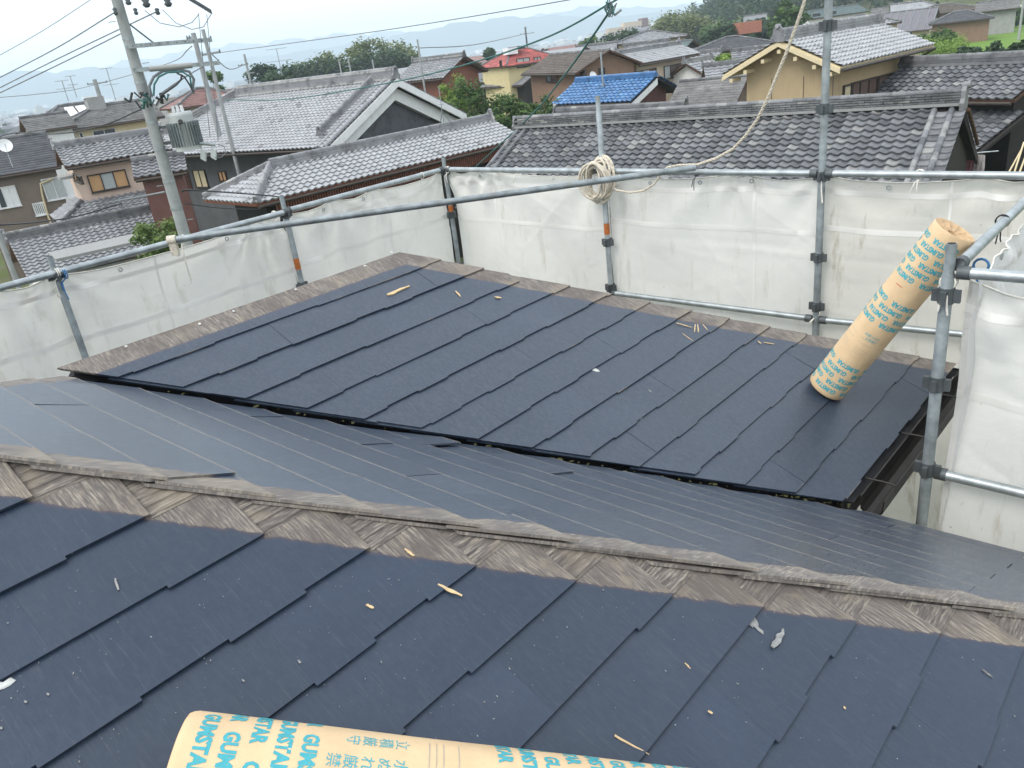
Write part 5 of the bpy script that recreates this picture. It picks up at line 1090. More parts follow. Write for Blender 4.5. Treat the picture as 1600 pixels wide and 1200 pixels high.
def solar_lines():
    h=FH[10]; T,N,ln=h.TF
    for i in range(9):
        u=-.3+(h.L+.6)*i/8; mb=MB(); mb.obox(h.PT(u,0,h.zr)+T*ln*.5+N*.08,h.d*.035,T*ln*.5,N*.02); mb.build('panel_rail',M['steel_old'],h.t)
solar_lines(); FH[10].win('F',(1416,48),(1424,55),panes=2); FH[10].win('R',(1461,23),(1464,27),panes=1)
mb=MB(); c=sight_d(1168,43,150); mb.obox(c,np.array([2,.6,0]),np.array([-.3,1,0]),EZ*.9); o=mb.build('brick_wall',plain('brick_red_wall',(.36,.14,.09),.9,0,.2,4)); o.data.transform(Matrix.Translation(-Vector(c))); o.location=Vector(c); setp(o,'low orange-red wall on the hillside below the forest','wall')
# ================================================================== vegetation
def leaves(centres,radii,n,size,rs,tone0=None,flat=.8):
    """n leaf quads spread through clumps (centres Nx3, radii N)"""
    idx=rs.randint(0,len(centres),n); d=rs.normal(size=(n,3)); d/=np.linalg.norm(d,axis=1)[:,None]; r=rs.random_sample(n)**.45
    P=centres[idx]+d*(radii[idx]*r)[:,None]*np.array([1,1,flat]); a=rs.normal(size=(n,3)); a/=np.linalg.norm(a,axis=1)[:,None]; a[:,2]*=.6; b=np.cross(a,d); b/=np.linalg.norm(b,axis=1)[:,None]+1e-9
    s=size*(.6+.8*rs.random_sample(n))[:,None]; V=np.stack([P-a*s,P-b*s*.5,P+a*s,P+b*s*.5],1).reshape(-1,3); F=np.arange(4*n).reshape(n,4)
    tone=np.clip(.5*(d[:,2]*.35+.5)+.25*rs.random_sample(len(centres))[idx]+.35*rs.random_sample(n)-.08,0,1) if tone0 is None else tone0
    return V,F,tone
def tree(name,label,base,H,cr,mat,n,size,seed,crown_lo=.3,nclump=26,trunk=.12,flat=.8,shape='round',cat='tree',group=None):
    rs=np.random.RandomState(seed); base=np.asarray(base,float); t=thing(name,label,cat,base,group=group)
    c=[];r=[]
    for i in range(nclump):
        if shape=='cone': f=rs.random_sample(); rad=cr*(1-f*.9)*math.sqrt(rs.random_sample()); h=H*(crown_lo+(1-crown_lo)*f); cl=cr*.34*(1.15-f*.8)
        elif shape=='layer': f=(i%5)/4; rad=cr*(1-.55*f)*math.sqrt(rs.random_sample()); h=H*(crown_lo+(1-crown_lo)*f)+rs.normal()*.05*H*.3; cl=cr*.33
        else:
            ph=math.acos(1-1.85*rs.random_sample()); rr_=rs.random_sample()**.4; rad=cr*math.sin(ph)*rr_; h=H*(crown_lo+1)/2+H*(1-crown_lo)/2*math.cos(ph)*rr_; cl=cr*(.26+.2*rs.random_sample())
        a=rs.random_sample()*2*PI; c.append((rad*math.cos(a),rad*math.sin(a),h)); r.append(cl)
    c=np.array(c); r=np.array(r); V,F,tone=leaves(c+base,r,n,size,rs,flat=flat if shape!='layer' else .38)
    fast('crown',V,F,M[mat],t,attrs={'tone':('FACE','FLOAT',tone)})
    mb=MB(); k=[base+np.array([rs.normal()*.03*H*f,rs.normal()*.03*H*f,H*.8*f]) for f in (0,.25,.5,.75,1)]; k[0]=base-EZ*.3; mb.tube(k,[trunk,trunk*.85,trunk*.65,trunk*.4,trunk*.15],7)
    for i in range(0,nclump,2): q=base+c[i]; s_=min(3,max(0,int((c[i][2]/H)*4*.75))); mb.tube([k[s_],(k[s_]+q)/2+EZ*.03*H,q],[trunk*.4,trunk*.25,trunk*.08],5)
    mb.build('trunk',M['bark'],t); return t
def at_ground(px,py,dist): p=sight_d(px,py,dist); return np.array([p[0],p[1],gz(p[0],p[1])]),p[2]
def place(name,label,px,pyt,dist,wpx,mat,n,seed,**k):
    b,zt=at_ground(px,pyt,dist); H=max(.8,zt-b[2]); cr=wpx/FPX*dist*.5; return tree(name,label,b,H,cr,M and mat,n,k.pop('size',max(.05,dist*.0026)),seed,**k)
place('pine_tree','small cloud-pruned pine beside the utility pole, above the left sheet',236,333,25,86,'leaf_pine',9000,1,crown_lo=.42,trunk=.07,nclump=46,size=.06)
place('evergreen_shrub','dark evergreen shrub at the foot of the utility pole',318,331,22,46,'leaf_dark',3200,2,crown_lo=.45,trunk=.05,size=.05)
for i,(px,py,w_,ds,lb) in enumerate(((742,122,105,52,'leafy green tree right of the white gable, leftmost of the group'),(800,148,75,49,'leafy tree in the middle of the group below the yellow house'),(845,152,55,51,'small leafy tree right of the group under the brown balcony'),(868,160,60,47,'low leafy tree touching the blue roof'),(710,118,60,56,'pale leafy tree behind the white gable verge'),(830,176,60,42,'rounded garden shrub above the pantile ridge'))):
    place('broadleaf_tree',lb,px,py,ds,w_,'leaf' if i!=4 else 'leaf_lime',5200 if i<2 else 3000,10+i,crown_lo=.25,nclump=34,size=.12,group='trees right of the white gable')
for i,(px,py,w_,ds,mt,lb) in enumerate(((402,98,62,150,'leaf_dark','dark rounded tree behind the large silver roof, left of the television aerial'),(432,104,60,140,'leaf_dark','dark tree right of the round one behind the silver roof'),(330,112,44,95,'leaf','rounded green tree above the maroon roof'),(762,76,46,130,'leaf_dark','dark tree left of the red roof'),(790,72,30,150,'leaf_dark','dark tree behind the red roof'),(960,52,60,170,'leaf_dark','dark tree on the rise below the far factory'),(925,60,46,160,'leaf','green tree left of the far factory'),(985,50,40,180,'leaf_dark','dark tree in front of the far factory'),(1232,2,56,125,'leaf','tall bushy tree left of the white school building'),(1222,34,30,110,'leaf_dark','dark bush at the foot of the tall bushy tree'),(1130,80,46,72,'leaf_lime','bright lime green shrub between mid distance roofs'),(1165,88,30,68,'leaf_lime','small lime green shrub beside the tan gable'),(1160,30,30,165,'leaf_dark','dark tree on the hillside left of the pale house'),(1190,24,44,160,'leaf_dark','dark tree right of the pale hillside house'),(1130,44,60,150,'leaf_dark','dark hedge of trees below the hill forest'),(1200,68,60,100,'leaf','scrubby bush above the dark tiled roof'),(1471,40,48,105,'leaf','olive bush beside the solar house'),(1520,62,34,78,'leaf_dark','dark round bush at the field edge, left one'),(1560,66,36,76,'leaf_dark','dark bush at the field edge, middle one'),(1592,68,34,76,'leaf_dark','dark bush at the field edge beside the frame'),(1535,20,40,150,'leaf','leafy bush beside the grey garage'),(1582,10,36,152,'leaf','hedge bush on the far side of the field road'))):
    place('broadleaf_tree' if w_>40 else 'round_bush',lb,px,py,ds,w_,mt,2600,40+i,crown_lo=.1,nclump=24,size=max(.1,ds*.0026),cat='tree' if w_>40 else 'bush')
place('cypress_tree','narrow dark cypress beside the grey garage',1556,-14,150,18,'leaf_dark',2200,90,shape='cone',crown_lo=.05,nclump=30)
def grove(name,label,px0,px1,dist,prof,mat,n,seed,size,depth=18,cat='grove'):
    rs=np.random.RandomState(seed); c=[];r=[]
    for i in range(260):
        f=rs.random_sample(); px=px0+(px1-px0)*f; dd=dist+rs.random_sample()*depth; top=np.interp(f,[p[0] for p in prof],[p[1] for p in prof])+rs.normal()*2.2
        p=sight_d(px,top,dd); g=gz(p[0],p[1]); hgt=max(2,p[2]-g); q=rs.random_sample()**.6; c.append((p[0],p[1],g+hgt*q)); r.append(dist*.0085*(.6+.7*rs.random_sample()))
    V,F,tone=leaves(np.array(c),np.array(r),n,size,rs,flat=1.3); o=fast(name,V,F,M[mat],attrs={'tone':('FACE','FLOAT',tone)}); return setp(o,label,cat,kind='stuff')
grove('bamboo_grove','feathery bamboo grove on the left skyline in front of the mountains',462,655,190,[(0,112),(.12,96),(.3,88),(.5,74),(.62,68),(.8,66),(.95,78),(1,92)],'leaf_bamboo',15000,5,.42,14)
grove('dark_wood','dark broadleaf trees along the foot of the left bamboo grove',440,650,178,[(0,114),(.25,100),(.5,92),(.8,84),(1,92)],'leaf_dark',12000,6,.4,8)
grove('bamboo_grove','bright bamboo grove right of the far factory',1018,1110,215,[(0,50),(.2,32),(.45,26),(.7,28),(.9,36),(1,48)],'leaf_bamboo',10000,7,.42,12)
grove('dark_wood','low green wood right of the bright bamboo grove',1100,1220,190,[(0,50),(.3,44),(.7,42),(1,46)],'leaf',9000,8,.4,20)
grove('tall_grass','tall yellow-green grass and weeds below the solar house',1442,1505,92,[(0,86),(.3,78),(.6,74),(1,80)],'leaf_lime',5000,9,.12,14,'grass')
def forest():
    rs=np.random.RandomState(12); c=[];r=[]
    while len(c)<900:
        az=R(rs.uniform(14.5,58)); d=rs.uniform(235,520); x,y=d*math.sin(az),d*math.cos(az); h=rs.uniform(4,9); g=gz(x,y)
        if g<3: continue
        c.append((x,y,g+h*.75)); r.append(h*.55)
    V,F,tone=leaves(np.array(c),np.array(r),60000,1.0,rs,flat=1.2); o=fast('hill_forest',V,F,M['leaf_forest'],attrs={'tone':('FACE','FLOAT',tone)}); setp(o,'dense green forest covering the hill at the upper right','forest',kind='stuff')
forest()

# ================================================================== fields and road
def patch(name,label,pix,z,mat,off=.05,kind='structure'):
    P=[sight(*p,z) for p in pix]; bm=bmesh.new(); vs_=[bm.verts.new((p[0],p[1],0)) for p in P]; bm.faces.new(vs_); bmesh.ops.triangulate(bm,faces=bm.faces[:]); bmesh.ops.subdivide_edges(bm,edges=bm.edges[:],cuts=5,use_grid_fill=True)
    for v in bm.verts: v.co.z=gz(v.co.x,v.co.y)+off
    for f in bm.faces:
        if f.normal.z<0: f.normal_flip()
    me=bpy.data.meshes.new(name); bm.to_mesh(me); bm.free(); me.materials.append(mat); o=bpy.data.objects.new(name,me); COL.objects.link(o); return setp(o,label,name.replace('_',' '),kind=kind)
t=NT('rice_field_green'); o=t.obj(); c=t.ramp(t.noise(t.mapv(o,(1,5,1),(0,0,.6)),.7,5,.65),(.3,(.085,.16,.022)),(.7,(.15,.25,.035))); t.bump(t.noise(o,3,4),.6,.2); rice=t.fin(c,.85,0,.2)
patch('rice_field','bright green rice field at the upper right',[(1445,100),(1470,62),(1500,52),(1640,28),(1660,100)],.9,rice,.25)
patch('rice_field','small grass terrace below the hillside house',[(1170,52),(1215,44),(1225,62),(1180,66)],.9,rice,.25)
patch('road','pale concrete field road beyond the rice field',[(1475,44),(1480,38),(1640,12),(1640,19)],.9,plain('concrete_road',(.36,.34,.31),.9,0,.1,1),.35)
patch('path','brown earth verge along the field road',[(1475,50),(1476,44),(1640,19),(1640,26)],.9,plain('earth_verge',(.20,.15,.11),.95,0,.2,1),.3)

# ================================================================== utility poles and wires
def utility():
    b=sight_d(243,210,21.0); bx=np.array([b[0],b[1],0.]); t=thing('utility_pole','grey concrete utility pole with transformer at the left','utility pole',bx)
    def q(px,py,dd=0): return sight_d(px,py,21.0+dd)
    mb=MB(); mb.tube([bx-EZ*.5,bx+EZ*6,bx+EZ*13],[.155,.135,.10],20); mb.build('pole',M['concrete'],t)
    for (px,py) in ((207,60),(222,128),(240,190),(250,232),(262,283),(275,325)):
        z=q(px,py)[2]; mb=MB(); r_=.137-.005*(z-6); mb.tube([bx+EZ*(z-.03),bx+EZ*(z+.03)],r_+.006,20,cap=False); mb.build('steel_band',M['steel'],t)
    def arm(a,b_,w_,mat,name,th=.035):
        A,B=a,b_; d=(B-A)/np.linalg.norm(B-A); s_=np.cross(d,EZ); s_/=np.linalg.norm(s_); mb=MB(); mb.obox((A+B)/2,d*np.linalg.norm(B-A)/2,s_*th,EZ*w_); return mb.build(name,M[mat],t)
    A=q(196,73,-.22); B=q(331,62,-.05); arm(A,B,.045,'steel','crossarm')
    A2=q(207,110,-.22); B2=q(343,98,-.05); arm(A2,B2,.045,'steel','crossarm')
    for k in range(9):
        P=A+(B-A)*(.08+.1*k); mb=MB(); dd=np.cross(B-A,EZ); dd/=np.linalg.norm(dd); dd=dd if dd@P<0 else -dd; mb.tube([P+dd*.035,P+dd*.05],.014,6); mb.build('bolt',M['steel_dark'],t)
    mb=MB(); mb.tube([q(200,36),q(240,67)],.02,6); mb.build('brace',M['steel_dark'],t)
    mb=MB(); mb.tube([q(233,108,-.3),q(300,102,-.3)],.06,12); mb.build('cable_conduit',M['greywall'],t)
    # looping cables under the arm
    for k,(pts,r_,mt) in enumerate((([(237,152),(233,135),(240,120),(254,111),(280,108),(296,112),(303,124),(301,140)],.032,'wire_grey'),([(240,150),(241,132),(248,120),(262,113),(285,112),(297,120),(299,135),(303,146)],.022,'wire_green'),([(276,114),(288,120),(296,132),(303,145)],.02,'wire'),([(250,150),(262,142),(276,132),(283,124),(284,116)],.022,'wire'))):
        mb=MB(); P=[q(x,y,-.3-.05*k) for x,y in pts]; mb.tube(P,r_,7); mb.build('cable_loop',M[mt],t)
    # insulators on the arm end and top hardware
    for (x,y,h_,r_) in ((180,18,.16,.05),(212,18,.14,.05),(246,18,.14,.055),(228,4,.2,.09),(262,3,.2,.09),(200,2,.15,.07)):
        P=q(x,y,-.2); mb=MB(); mb.tube([P-EZ*h_/2,P-EZ*h_*.2,P,P+EZ*h_*.3,P+EZ*h_/2],[r_*.5,r_,r_*.6,r_,r_*.4],10); mb.build('insulator',M['steel_dark'],t)
    arm(q(290,-6,0),q(331,19,0),.05,'steel_dark','upper_arm')
    # terminal bundle on the pole
    rr=random.Random(9)
    for k in range(14):
        P=q(206+rr.uniform(0,52),143+rr.uniform(0,18),-.25-rr.random()*.1); Q=P+np.array([rr.uniform(-.2,.2),rr.uniform(-.05,.05),rr.uniform(-.25,.05)]); mb=MB(); mb.tube([P,(P+Q)/2-EZ*rr.uniform(0,.15),Q],rr.choice([.02,.03,.035]),6); mb.build('splice',M[rr.choice(['wire','wire','wire_green','wire_grey'])],t)
    # transformer
    c=q(288,205,-.15); H=.86; r0=.29; tr=MB(); tr.tube([c-EZ*H/2,c-EZ*(H/2-.03),c+EZ*(H/2-.09),c+EZ*(H/2-.06),c+EZ*H/2],[r0*1.0,r0*1.02,r0*.95,r0*.99,r0*.88],28); trp=tr.build('transformer',M['shutter_white' if False else 'greywall2'],t)
    for k in range(30):
        a=2*PI*k/30; d=np.array([math.cos(a),math.sin(a),0]); mb=MB(); mb.obox(c+d*(r0+.03)-EZ*.06,d*.045,np.array([-d[1],d[0],0])*.006,EZ*.27); mb.build('cooling_fin',M['steel_old'],trp)
    for dx in (-.1,.0,.1):
        P=c+np.array([dx,-.05,H/2]); mb=MB(); mb.tube([P,P+EZ*.05,P+EZ*.1,P+EZ*.15],[.03,.045,.03,.035],10); mb.build('bushing',M['shutter_white'],trp)
    P=c+EZ*.22+np.array([.08,-r0,0]); mb=MB(); mb.tube([P,P+np.array([.02,-.09,.02])],.05,10); mb.build('bushing',M['wire'],trp)
    for zz in (.15,-.2): arm(np.array([bx[0],bx[1],c[2]+zz]),c+EZ*zz,.03,'steel_dark','transformer_bracket')
    A=c+np.array([.2,-.1,-.28]); B=q(336,226,-.3); mb=MB(); mb.tube([A,B],.04,8); mb.build('fuse_arm',M['steel'],t)
    for (x,y) in ((318,242),(334,240)):
        P=q(x,y,-.3); mb=MB(); mb.obox(P,np.array([.05,0,-.04]),np.array([0,.05,0]),np.array([.03,0,.11])); mb.build('cutout_fuse',M['greywall2'],t)
    mb=MB(); mb.tube([q(x,y,-.35) for x,y in ((340,226),(350,228),(353,238),(346,246),(336,246))],.012,6); mb.build('lead_wire',M['wire_grey'],t)
    for (x0,y0,x1,y1) in ((310,20,328,215),(323,22,341,220)): mb=MB(); mb.tube([q(x0,y0,-.2),q(x1,y1,-.3)],.008,5); mb.build('lead_wire',M['wire_grey'],t)
    for (pts) in ([(226,16),(250,36),(280,42),(300,35),(311,22)],[(254,15),(275,36),(300,46),(318,42),(330,22)],[(276,186),(283,198),(296,200),(306,190),(312,188)]):
        mb=MB(); mb.tube([q(x,y,-.25) for x,y in pts],.009,5); mb.build('jumper_wire',M['wire_grey'],t)
    for k in range(6):
        z=5+k*.9; a=k%2*PI+.4; d=np.array([math.cos(a),math.sin(a),0]); mb=MB(); mb.tube([bx+EZ*z+d*.15,bx+EZ*z+d*.3],.009,5); mb.build('step_bolt',M['steel'],t)
    return bx
M['greywall2']=plain('transformer_grey',(.50,.52,.52),.5,.0,.08,5)
utility()
def far_pole(name,label,pt,pb,dist,r,arms=(),mat='concrete'):
    A=sight_d(*pb,dist); T_=sight_d(*pt,dist); b=np.array([A[0],A[1],gz(A[0],A[1])]); t=thing(name,label,'utility pole',b); top=np.array([A[0],A[1],T_[2]]); mb=MB(); mb.tube([b,top],[r*1.3,r],10); mb.build('pole',M[mat],t)
    for (a,c) in arms:
        P,Q=sight_d(*a,dist),sight_d(*c,dist); mb=MB(); d=(Q-P)/np.linalg.norm(Q-P); mb.obox((P+Q)/2,d*np.linalg.norm(Q-P)/2,np.cross(d,EZ)*.03,EZ*.05); mb.build('crossarm',M['steel'],t)
        for f in (.05,.35,.95):
            X=P+(Q-P)*f; mb=MB(); mb.tube([X-EZ*.05,X+EZ*.12],[.05,.03],7); mb.build('insulator',M['steel_dark'],t)
far_pole('utility_pole','slim concrete pole right of the main utility pole, dark capped',(317,46),(345,158),43,.085,[((303,66),(331,60)),((315,86),(345,81)),((320,101),(343,97))])
far_pole('utility_pole','leaning darker pole between main pole and slim capped pole',(297,52),(318,115),46,.12,[((292,60),(305,58))])
far_pole('utility_pole','small far pole with hanging insulators above the cream roofs',(148,124),(157,155),75,.16,[((136,132),(168,128))])
far_pole('utility_pole','far pole between red roof and brown roof',(822,42),(824,76),120,.12,[((812,54),(834,51))],'steel_dark')
far_pole('utility_pole','thin pale pole left of the timber gable house',(648,62),(662,128),66,.07,[],'concrete')
far_pole('utility_pole','short pale pole against the left bamboo grove, left one',(530,93),(534,118),120,.1,[])
far_pole('utility_pole','short pale pole against the left bamboo grove, right one',(544,92),(549,118),120,.1,[((540,104),(549,103))])
far_pole('utility_pole','short pole in front of the dark wood above the white gable',(582,93),(585,112),110,.09,[])
far_pole('utility_pole','pole with crossarms in front of the dark round tree',(380,85),(392,130),85,.1,[((372,103),(388,100)),((385,115),(398,113))])
far_pole('utility_pole','thin pole in front of the brown and beige houses',(936,82),(944,160),46,.05,[],'steel')
far_pole('utility_pole','pale pole left of the bamboo grove by the hip roof',(930,62),(931,80),125,.08,[]); far_pole('utility_pole','pale pole just right of its twin near the far trees',(942,60),(943,78),125,.08,[])
far_pole('utility_pole','slim post at the lower left edge beside the low tiled house',(2,345),(28,445),20,.055,[])
far_pole('utility_pole','pole at the far right beside the field road',(1594,-20),(1595,34),120,.12,[])
NW=[0]
def wire(label,pts,r,mat='wire_grey'):
    P=[sight_d(x,y,d*1.4 if d<33 else d) for x,y,d in pts]; out=[]; r*=1.25
    # Catmull-Rom
    Q=[2*P[0]-P[1]]+P+[2*P[-1]-P[-2]]
    for i in range(1,len(Q)-2):
        for t in np.linspace(0,1,10,endpoint=False):
            a,b,c,d=Q[i-1],Q[i],Q[i+1],Q[i+2]; out.append(.5*((2*b)+(-a+c)*t+(2*a-5*b+4*c-d)*t*t+(-a+3*b-3*c+d)*t**3))
    out.append(P[-1]); mb=MB(); mb.tube(out,r,5); o=mb.build('overhead_wire',M[mat]); c=Vector(out[0]); o.data.transform(Matrix.Translation(-c)); o.location=c; return setp(o,label,'wire')
wire('topmost faint wire in the upper left corner',[(-60,118,22),(0,86,20),(70,46,18),(150,-6,16)],.007)
wire('second wire from the top reaching the left insulator',[(-60,152,22),(0,121,20),(90,74,17.5),(178,20,15)],.011)
wire('third wire from the top passing behind the main pole',[(-60,168,22),(0,137,20),(100,87,17.5),(245,18,14.9)],.011)
wire('fourth wire from the top at the upper left',[(-60,174,22),(0,145,20),(110,92,17.5),(190,52,15.1)],.011)
wire('long wire with a small tag crossing the whole left sky',[(345,82,31),(480,64,26),(608,46,22),(760,22,19),(910,-4,17)],.012)
wire('thick dark teal cable from the silver roof up to the tangle at top centre',[(352,156,30),(450,155,27),(600,131,22),(720,103,18),(850,60,14),(955,4,11.5),(1000,-25,10.5)],.017,'wire_green')
wire('teal cable dropping from the tangle to the pantile roof corner',[(955,14,11.5),(925,58,13),(880,120,15.5),(830,180,18.5),(740,264,22)],.019,'wire_green')
wire('wire from the cream roofs to the main pole terminals',[(-20,222,24),(20,208,22),(90,209,19),(160,196,17),(222,170,15.2)],.014,'wire')
wire('thin wire past the far pole with hanging insulators',[(-10,153,70),(60,147,70),(130,137,74),(260,100,60),(300,72,36)],.018)
wire('wire from the main pole down left to the pink house',[(160,318,28),(215,308,20),(258,300,15.2)],.022,'wire_grey')
wire('red wrapped cable from the main pole along the tiled wing',[(284,300,14.9),(300,297,15.2),(400,304,18),(480,310,22),(560,304,27)],.016,'wire')
wire('second dark cable under the red wrapped one',[(288,318,14.9),(360,326,17),(430,325,21),(520,312,26)],.011,'wire')
wire('black bundled cable at the left edge by the small post',[(-20,352,20),(10,351,20),(60,347,22),(120,338,25),(190,318,28)],.022,'wire')
wire('thin wire above the grove to the right',[(655,75,70),(740,70,80),(812,55,110)],.03)
wire('wire from slim capped pole towards the dark round tree',[(330,84,31),(360,108,55),(384,100,85)],.02,'wire')
wire('wire looping from main pole to slim capped pole',[(250,148,15),(275,130,20),(300,114,28),(318,104,31)],.02,'wire')
# tag and tangle
def tangle():
    rr=random.Random(8); t=thing('cable_tangle','loose tangle of dark cable ends at the top centre','cable',sight_d(955,12,16))
    for k in range(8):
        c=[(952+rr.uniform(-6,8),2+rr.uniform(-8,6)),(946+rr.uniform(-4,16),12+rr.uniform(-4,6)),(952+rr.uniform(-4,10),22+rr.uniform(-4,8)),(958+rr.uniform(-4,6),8+rr.uniform(-6,8))]
        mb=MB(); mb.tube([sight_d(x,y,16+rr.uniform(-.1,.1)) for x,y in c],.012,6); mb.build('cable_end',M['wire_green' if k%3 else 'wire_grey'],t)
    mb=MB(); mb.tube([sight_d(960,24,16),sight_d(971,15,16)],.02,8); mb.build('sleeve',M['lead'],t)
tangle()
blob('wire_tag','small pale tag clipped on the long sky wire','tag',sight_d(608,46,30.8)-EZ*.06,EZ,.1,'string',4,.8)

# ================================================================== aerials and dishes
def aerial(label,pt,pb,dist,bars,r=.018,tripod=False):
    A,B=sight_d(*pb,dist),sight_d(*pt,dist); B=np.array([A[0],A[1],B[2]]); t=thing('tv_aerial',label,'aerial',A); mb=MB(); mb.tube([A,B],r,6); mb.build('mast',M['steel'],t)
    for (f,w_,ang) in bars:
        P=A+(B-A)*f; d=np.array([math.cos(R(ang)),math.sin(R(ang)),0]); mb=MB(); mb.tube([P-d*w_*.5,P+d*w_*.5],r*.7,5); mb.build('boom',M['steel'],t)
        s_=np.array([-d[1],d[0],0])
        for k in range(7):
            X=P-d*w_*.5+d*w_*k/6; mb=MB(); mb.tube([X-s_*.16*w_,X+s_*.16*w_],r*.45,4); mb.build('element',M['steel'],t)
    if tripod:
        for k in range(3):
            a=k*2.1; mb=MB(); mb.tube([A+(B-A)*.35,A+np.array([.4*math.cos(a),.4*math.sin(a),-.05])],r*.7,5); mb.build('leg',M['steel_dark'],t)
aerial('television aerial left of two above the dark skylight roof',(97,126),(107,158),70,[(1,.9,20),(.62,1.1,50)],.03)
aerial('television aerial right of two above the dark skylight roof',(108,119),(120,152),70,[(1,.7,20),(.6,.7,60)],.03)
aerial('tall aerial right of the far pole over the mottled hip roof',(164,107),(181,157),72,[(1,.9,20),(.5,1.2,60)],.03)
aerial('television aerial with long boom above the silver ridge',(434,76),(441,118),48,[(1,1.1,15),(.55,1.4,30)],.02)
aerial('slim mast on a tripod standing on the tiled wing ridge',(687,135),(694,196),35,[(.55,.2,0)],.02,True)
aerial('thin antenna mast behind the timber gable house',(656,88),(666,128),70,[(.9,.5,40)],.025)
aerial('small aerial behind the yellow house roof',(820,40),(822,58),118,[(.8,.7,30)],.03)
def dish(label,px,py,dist,r):
    c=sight_d(px,py,dist); n=np.array([.5,-.75,.35]); n/=np.linalg.norm(n); s_=np.cross(n,EZ); s_/=np.linalg.norm(s_); u=np.cross(s_,n); t=thing('satellite_dish',label,'satellite dish',c-EZ*.5)
    V=[];F=[];N=14
    for i in range(5):
        rad=r*i/4
        for j in range(N): a=2*PI*j/N; V.append(c+(s_*math.cos(a)+u*math.sin(a))*rad+n*(rad*rad/r*.25))
    F=[(i*N+j,i*N+(j+1)%N,(i+1)*N+(j+1)%N,(i+1)*N+j) for i in range(4) for j in range(N)]
    fast('reflector',V,F,M['shutter_white'],t,smooth=True); mb=MB(); mb.tube([c-u*r,c+n*r*.9],.012,5); mb.build('feed_arm',M['steel'],t); mb=MB(); mb.tube([c-n*.05,c-n*.1-EZ*.5,c-EZ*1.0],.025,6); mb.build('mast',M['steel'],t)
dish('white satellite dish on the charcoal shingle roof at left',8,228,46,.32); dish('white satellite dish above the blue tiled roof',926,119,53,.28)

# ================================================================== distant town, mountains, haze
def town():
    rs=np.random.RandomState(21); V=[];F=[];tone=[]
    for i in range(5200):
        az=R(rs.uniform(-44,14)); d=430+2600*rs.random_sample()**1.5; x,y=d*math.sin(az),d*math.cos(az); g=gz(x,y); w_,l_,h_=rs.uniform(5,13),rs.uniform(5,13),rs.uniform(4,8)
        if rs.random_sample()<.06 and d>1400: w_*=2.6; h_*=1.9; l_*=1.4
        a=rs.uniform(0,3); c,s=math.cos(a),math.sin(a); b=len(V); P=[(-w_,-l_),(w_,-l_),(w_,l_),(-w_,l_)]; tn=rs.random_sample()
        for zz in (-1,h_): V+=[(x+(u*c-v*s)*.5,y+(u*s+v*c)*.5,g+zz) for u,v in P]
        k=.3; V+=[(x+(-w_*k*c)*.5,y+(-w_*k*s)*.5,g+h_*1.22),(x+(w_*k*c)*.5,y+(w_*k*s)*.5,g+h_*1.22)]
        F+=[(b,b+1,b+5,b+4),(b+1,b+2,b+6,b+5),(b+2,b+3,b+7,b+6),(b+3,b,b+4,b+7)]; tone+=[tn]*4
        F+=[(b+4,b+5,b+9,b+8),(b+6,b+7,b+8,b+9),(b+5,b+6,b+9),(b+7,b+4,b+8)]; tone+=[tn*.4]*4
    t=NT('distant_town_blocks'); col=t.ramp(t.attr('tone'),(0,(.13,.13,.145)),(.38,(.25,.25,.27)),(.42,(.4,.38,.34)),(.8,(.62,.61,.58)),(1,(.78,.78,.77)))
    o=fast('distant_town',V,F,t.fin(col,.8),attrs={'tone':('FACE','FLOAT',tone)}); setp(o,'hazy distant town spread over the plain','town',kind='stuff')
    c=[];r=[]
    for i in range(700):
        az=R(rs.uniform(-44,16)); d=rs.uniform(420,2600); x,y=d*math.sin(az),d*math.cos(az); c.append((x,y,gz(x,y)+3)); r.append(rs.uniform(4,9)*(1+d/2500))
    V,F,tn=leaves(np.array(c),np.array(r),24000,2.0,rs,flat=.6); o=fast('distant_trees',V,F,M['leaf_forest'],attrs={'tone':('FACE','FLOAT',tn)}); setp(o,'hazy distant tree clumps between the town houses','trees',kind='stuff')
town()
def suburb():
    rr=random.Random(31); n=0; k=0
    walls=['cream','white','beige','greywall','brownwall','pink']; roofs=['shingle_grey','shingle_dark','shingle_maroon','shingle_brown','tile_mid']
    while n<70 and k<600:
        k+=1; px=rr.choice([rr.uniform(0,90),rr.uniform(0,340),rr.uniform(560,960),rr.uniform(660,940)]); dist=rr.uniform(95,330); g_=sight_d(px,100,dist); z=gz(g_[0],g_[1]); az=math.degrees(math.atan2(g_[0],g_[1]))
        if 380<px<560: continue
        a=R(rr.choice([50,140])+rr.uniform(-6,6)); L=rr.uniform(5,9); P=g_[:2]; Q=P+np.array([math.sin(a),math.cos(a)])*L; zr=z+rr.uniform(5.2,7.2); wf=rr.uniform(3,4.2); wl_,rf_=rr.choice(walls),rr.choice(roofs)
        h=House('town_house','hazy %s house with %s roof among the distant rows'%(dict(cream='cream',white='white',beige='beige',greywall='grey',brownwall='brown',pink='pink')[wl_],dict(shingle_grey='grey',shingle_dark='charcoal',shingle_maroon='maroon',shingle_brown='brown',tile_mid='light grey')[rf_]),P,Q,zr,wf,wf,zr-wf*.45,zg=z,wall=wl_,roof='metal',rmat=rf_,ridge=0,vo=.3,eo=.4,seed=n); setp(h.t,group='houses of the distant town rows')
        for u in (.25,.7): h.win_uz('F',L*u-.7,L*u+.7,z+3.6,z+4.7,panes=2)
        n+=1
suburb()
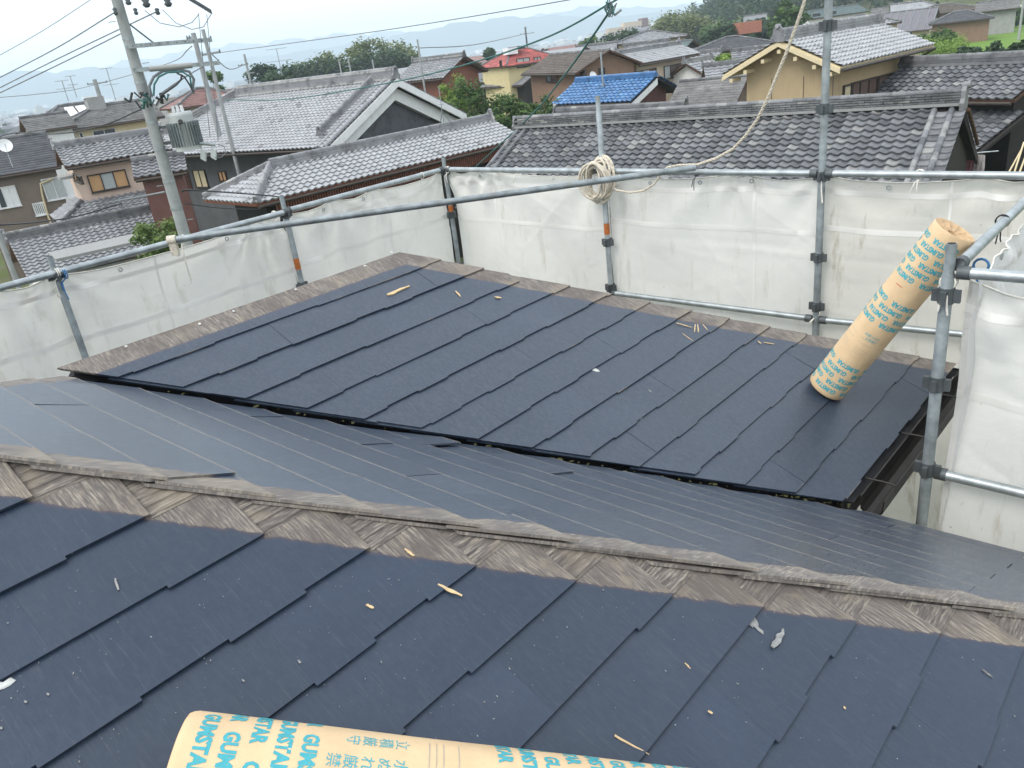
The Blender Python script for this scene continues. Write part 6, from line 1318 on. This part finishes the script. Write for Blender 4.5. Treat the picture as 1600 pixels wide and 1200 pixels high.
def name_twins():
    by={}
    for o in COL.objects:
        if o.get('group')=='houses of the distant town rows': by.setdefault(o['label'],[]).append(o)
    nth=['first','second','third','fourth','fifth','sixth','seventh','eighth','ninth']
    for lb,os_ in by.items():
        if len(os_)<2: continue
        os_.sort(key=lambda o: projx(np.array(o.location)+EZ*5)[0])
        for i,o in enumerate(os_): o['label']=lb.replace('among the distant rows','in the distant rows, %s such from the left'%nth[min(i,8)])
name_twins()
def factory():
    c=sight_d(985,44,620); g=gz(c[0],c[1]); t=thing('factory_building','long pale factory with a square red-brown tower on the skyline','factory',(c[0],c[1],g)); d=np.array([math.cos(.05),math.sin(.05),0]); n=np.array([-d[1],d[0],0]); b=np.array([c[0],c[1],g])
    def px(a): return sight_d(a,40,620)
    for (x0,x1,yt,mat,nm) in ((972,1012,36,'beige','block'),(948,985,45,'beige','block'),(1000,1009,29,'redwall','tower')):
        A,B=sight_d(x0,yt,620),sight_d(x1,yt-(x1-x0)*.12,620); w_=np.linalg.norm((B-A)[:2]); m_=(A+B)/2; mb=MB(); h_=max(3,A[2]-g); mb.obox(np.array([m_[0],m_[1],g+h_/2]),d*w_/2,n*6,EZ*h_/2); p=mb.build(nm,M[mat],t)
        if nm=='block':
            for k in range(8): mb=MB(); mb.obox(np.array([m_[0],m_[1],g+h_*.72])+d*w_*(-.44+.125*k)-n*6.05,d*w_*.035,n*.05,EZ*h_*.07); mb.build('window',M['glass'],p)
factory()
def mountains(name,label,dist,prof,mat,seed):
    rs=np.random.RandomState(seed); V=[];n=220; rows=7
    for j in range(rows):
        f=j/(rows-1)
        for i in range(n+1):
            az=-60+120*i/n; h=np.interp(az,[p[0] for p in prof],[p[1] for p in prof])/FPX*dist*.85; h*=1+.05*math.sin(az*1.9+seed)+.035*math.sin(az*4.7+seed*2)+.02*math.sin(az*11+seed)
            r=dist*(.88+.12*f); hh=-10+(h+18)*(f**1.2)*(1+.06*math.sin(az*7+j*2)*(1-f)); V.append((r*math.sin(R(az)),r*math.cos(R(az)),hh))
    F=[(j*(n+1)+i,j*(n+1)+i+1,(j+1)*(n+1)+i+1,(j+1)*(n+1)+i) for j in range(rows-1) for i in range(n)]
    o=fast(name,V,F,M[mat],smooth=True); setp(o,label,'mountains',kind='structure')
M['mount']=plain('forested_mountain',(.04,.06,.065),.95,0,.25,.002,0,.1)
mountains('mountains','hazy blue nearer mountain range on the horizon',3500,[(-60,20),(-38,26),(-33,46),(-29,52),(-25,44),(-20,36),(-16,30),(-10,30),(-4,38),(0,44),(4,40),(8,30),(11,22),(16,14),(30,8),(60,8)],'mount',3)
mountains('mountains','paler farther mountain range on the horizon',4600,[(-60,20),(-30,28),(-22,46),(-15,52),(-9,50),(-4,40),(2,36),(8,42),(12,30),(20,18),(60,14)],'mount',5)
hz=MB(); hz.box((-5200,-300,-21),(5200,5400,232)); ho=hz.build('haze',M['steel']); ho.data.materials.clear()
hm=bpy.data.materials.new('haze_air'); hm.use_nodes=True; t_=hm.node_tree; t_.nodes.remove(t_.nodes['Principled BSDF']); pv=t_.nodes.new('ShaderNodeVolumePrincipled'); pv.inputs['Color'].default_value=(.77,.89,1,1); pv.inputs['Density'].default_value=4.4e-4; pv.inputs['Anisotropy'].default_value=0
t_.links.new(pv.outputs[0],t_.nodes['Material Output'].inputs['Volume']); ho.data.materials.append(hm); setp(ho,'pale haze in the air over the valley','haze',kind='stuff')
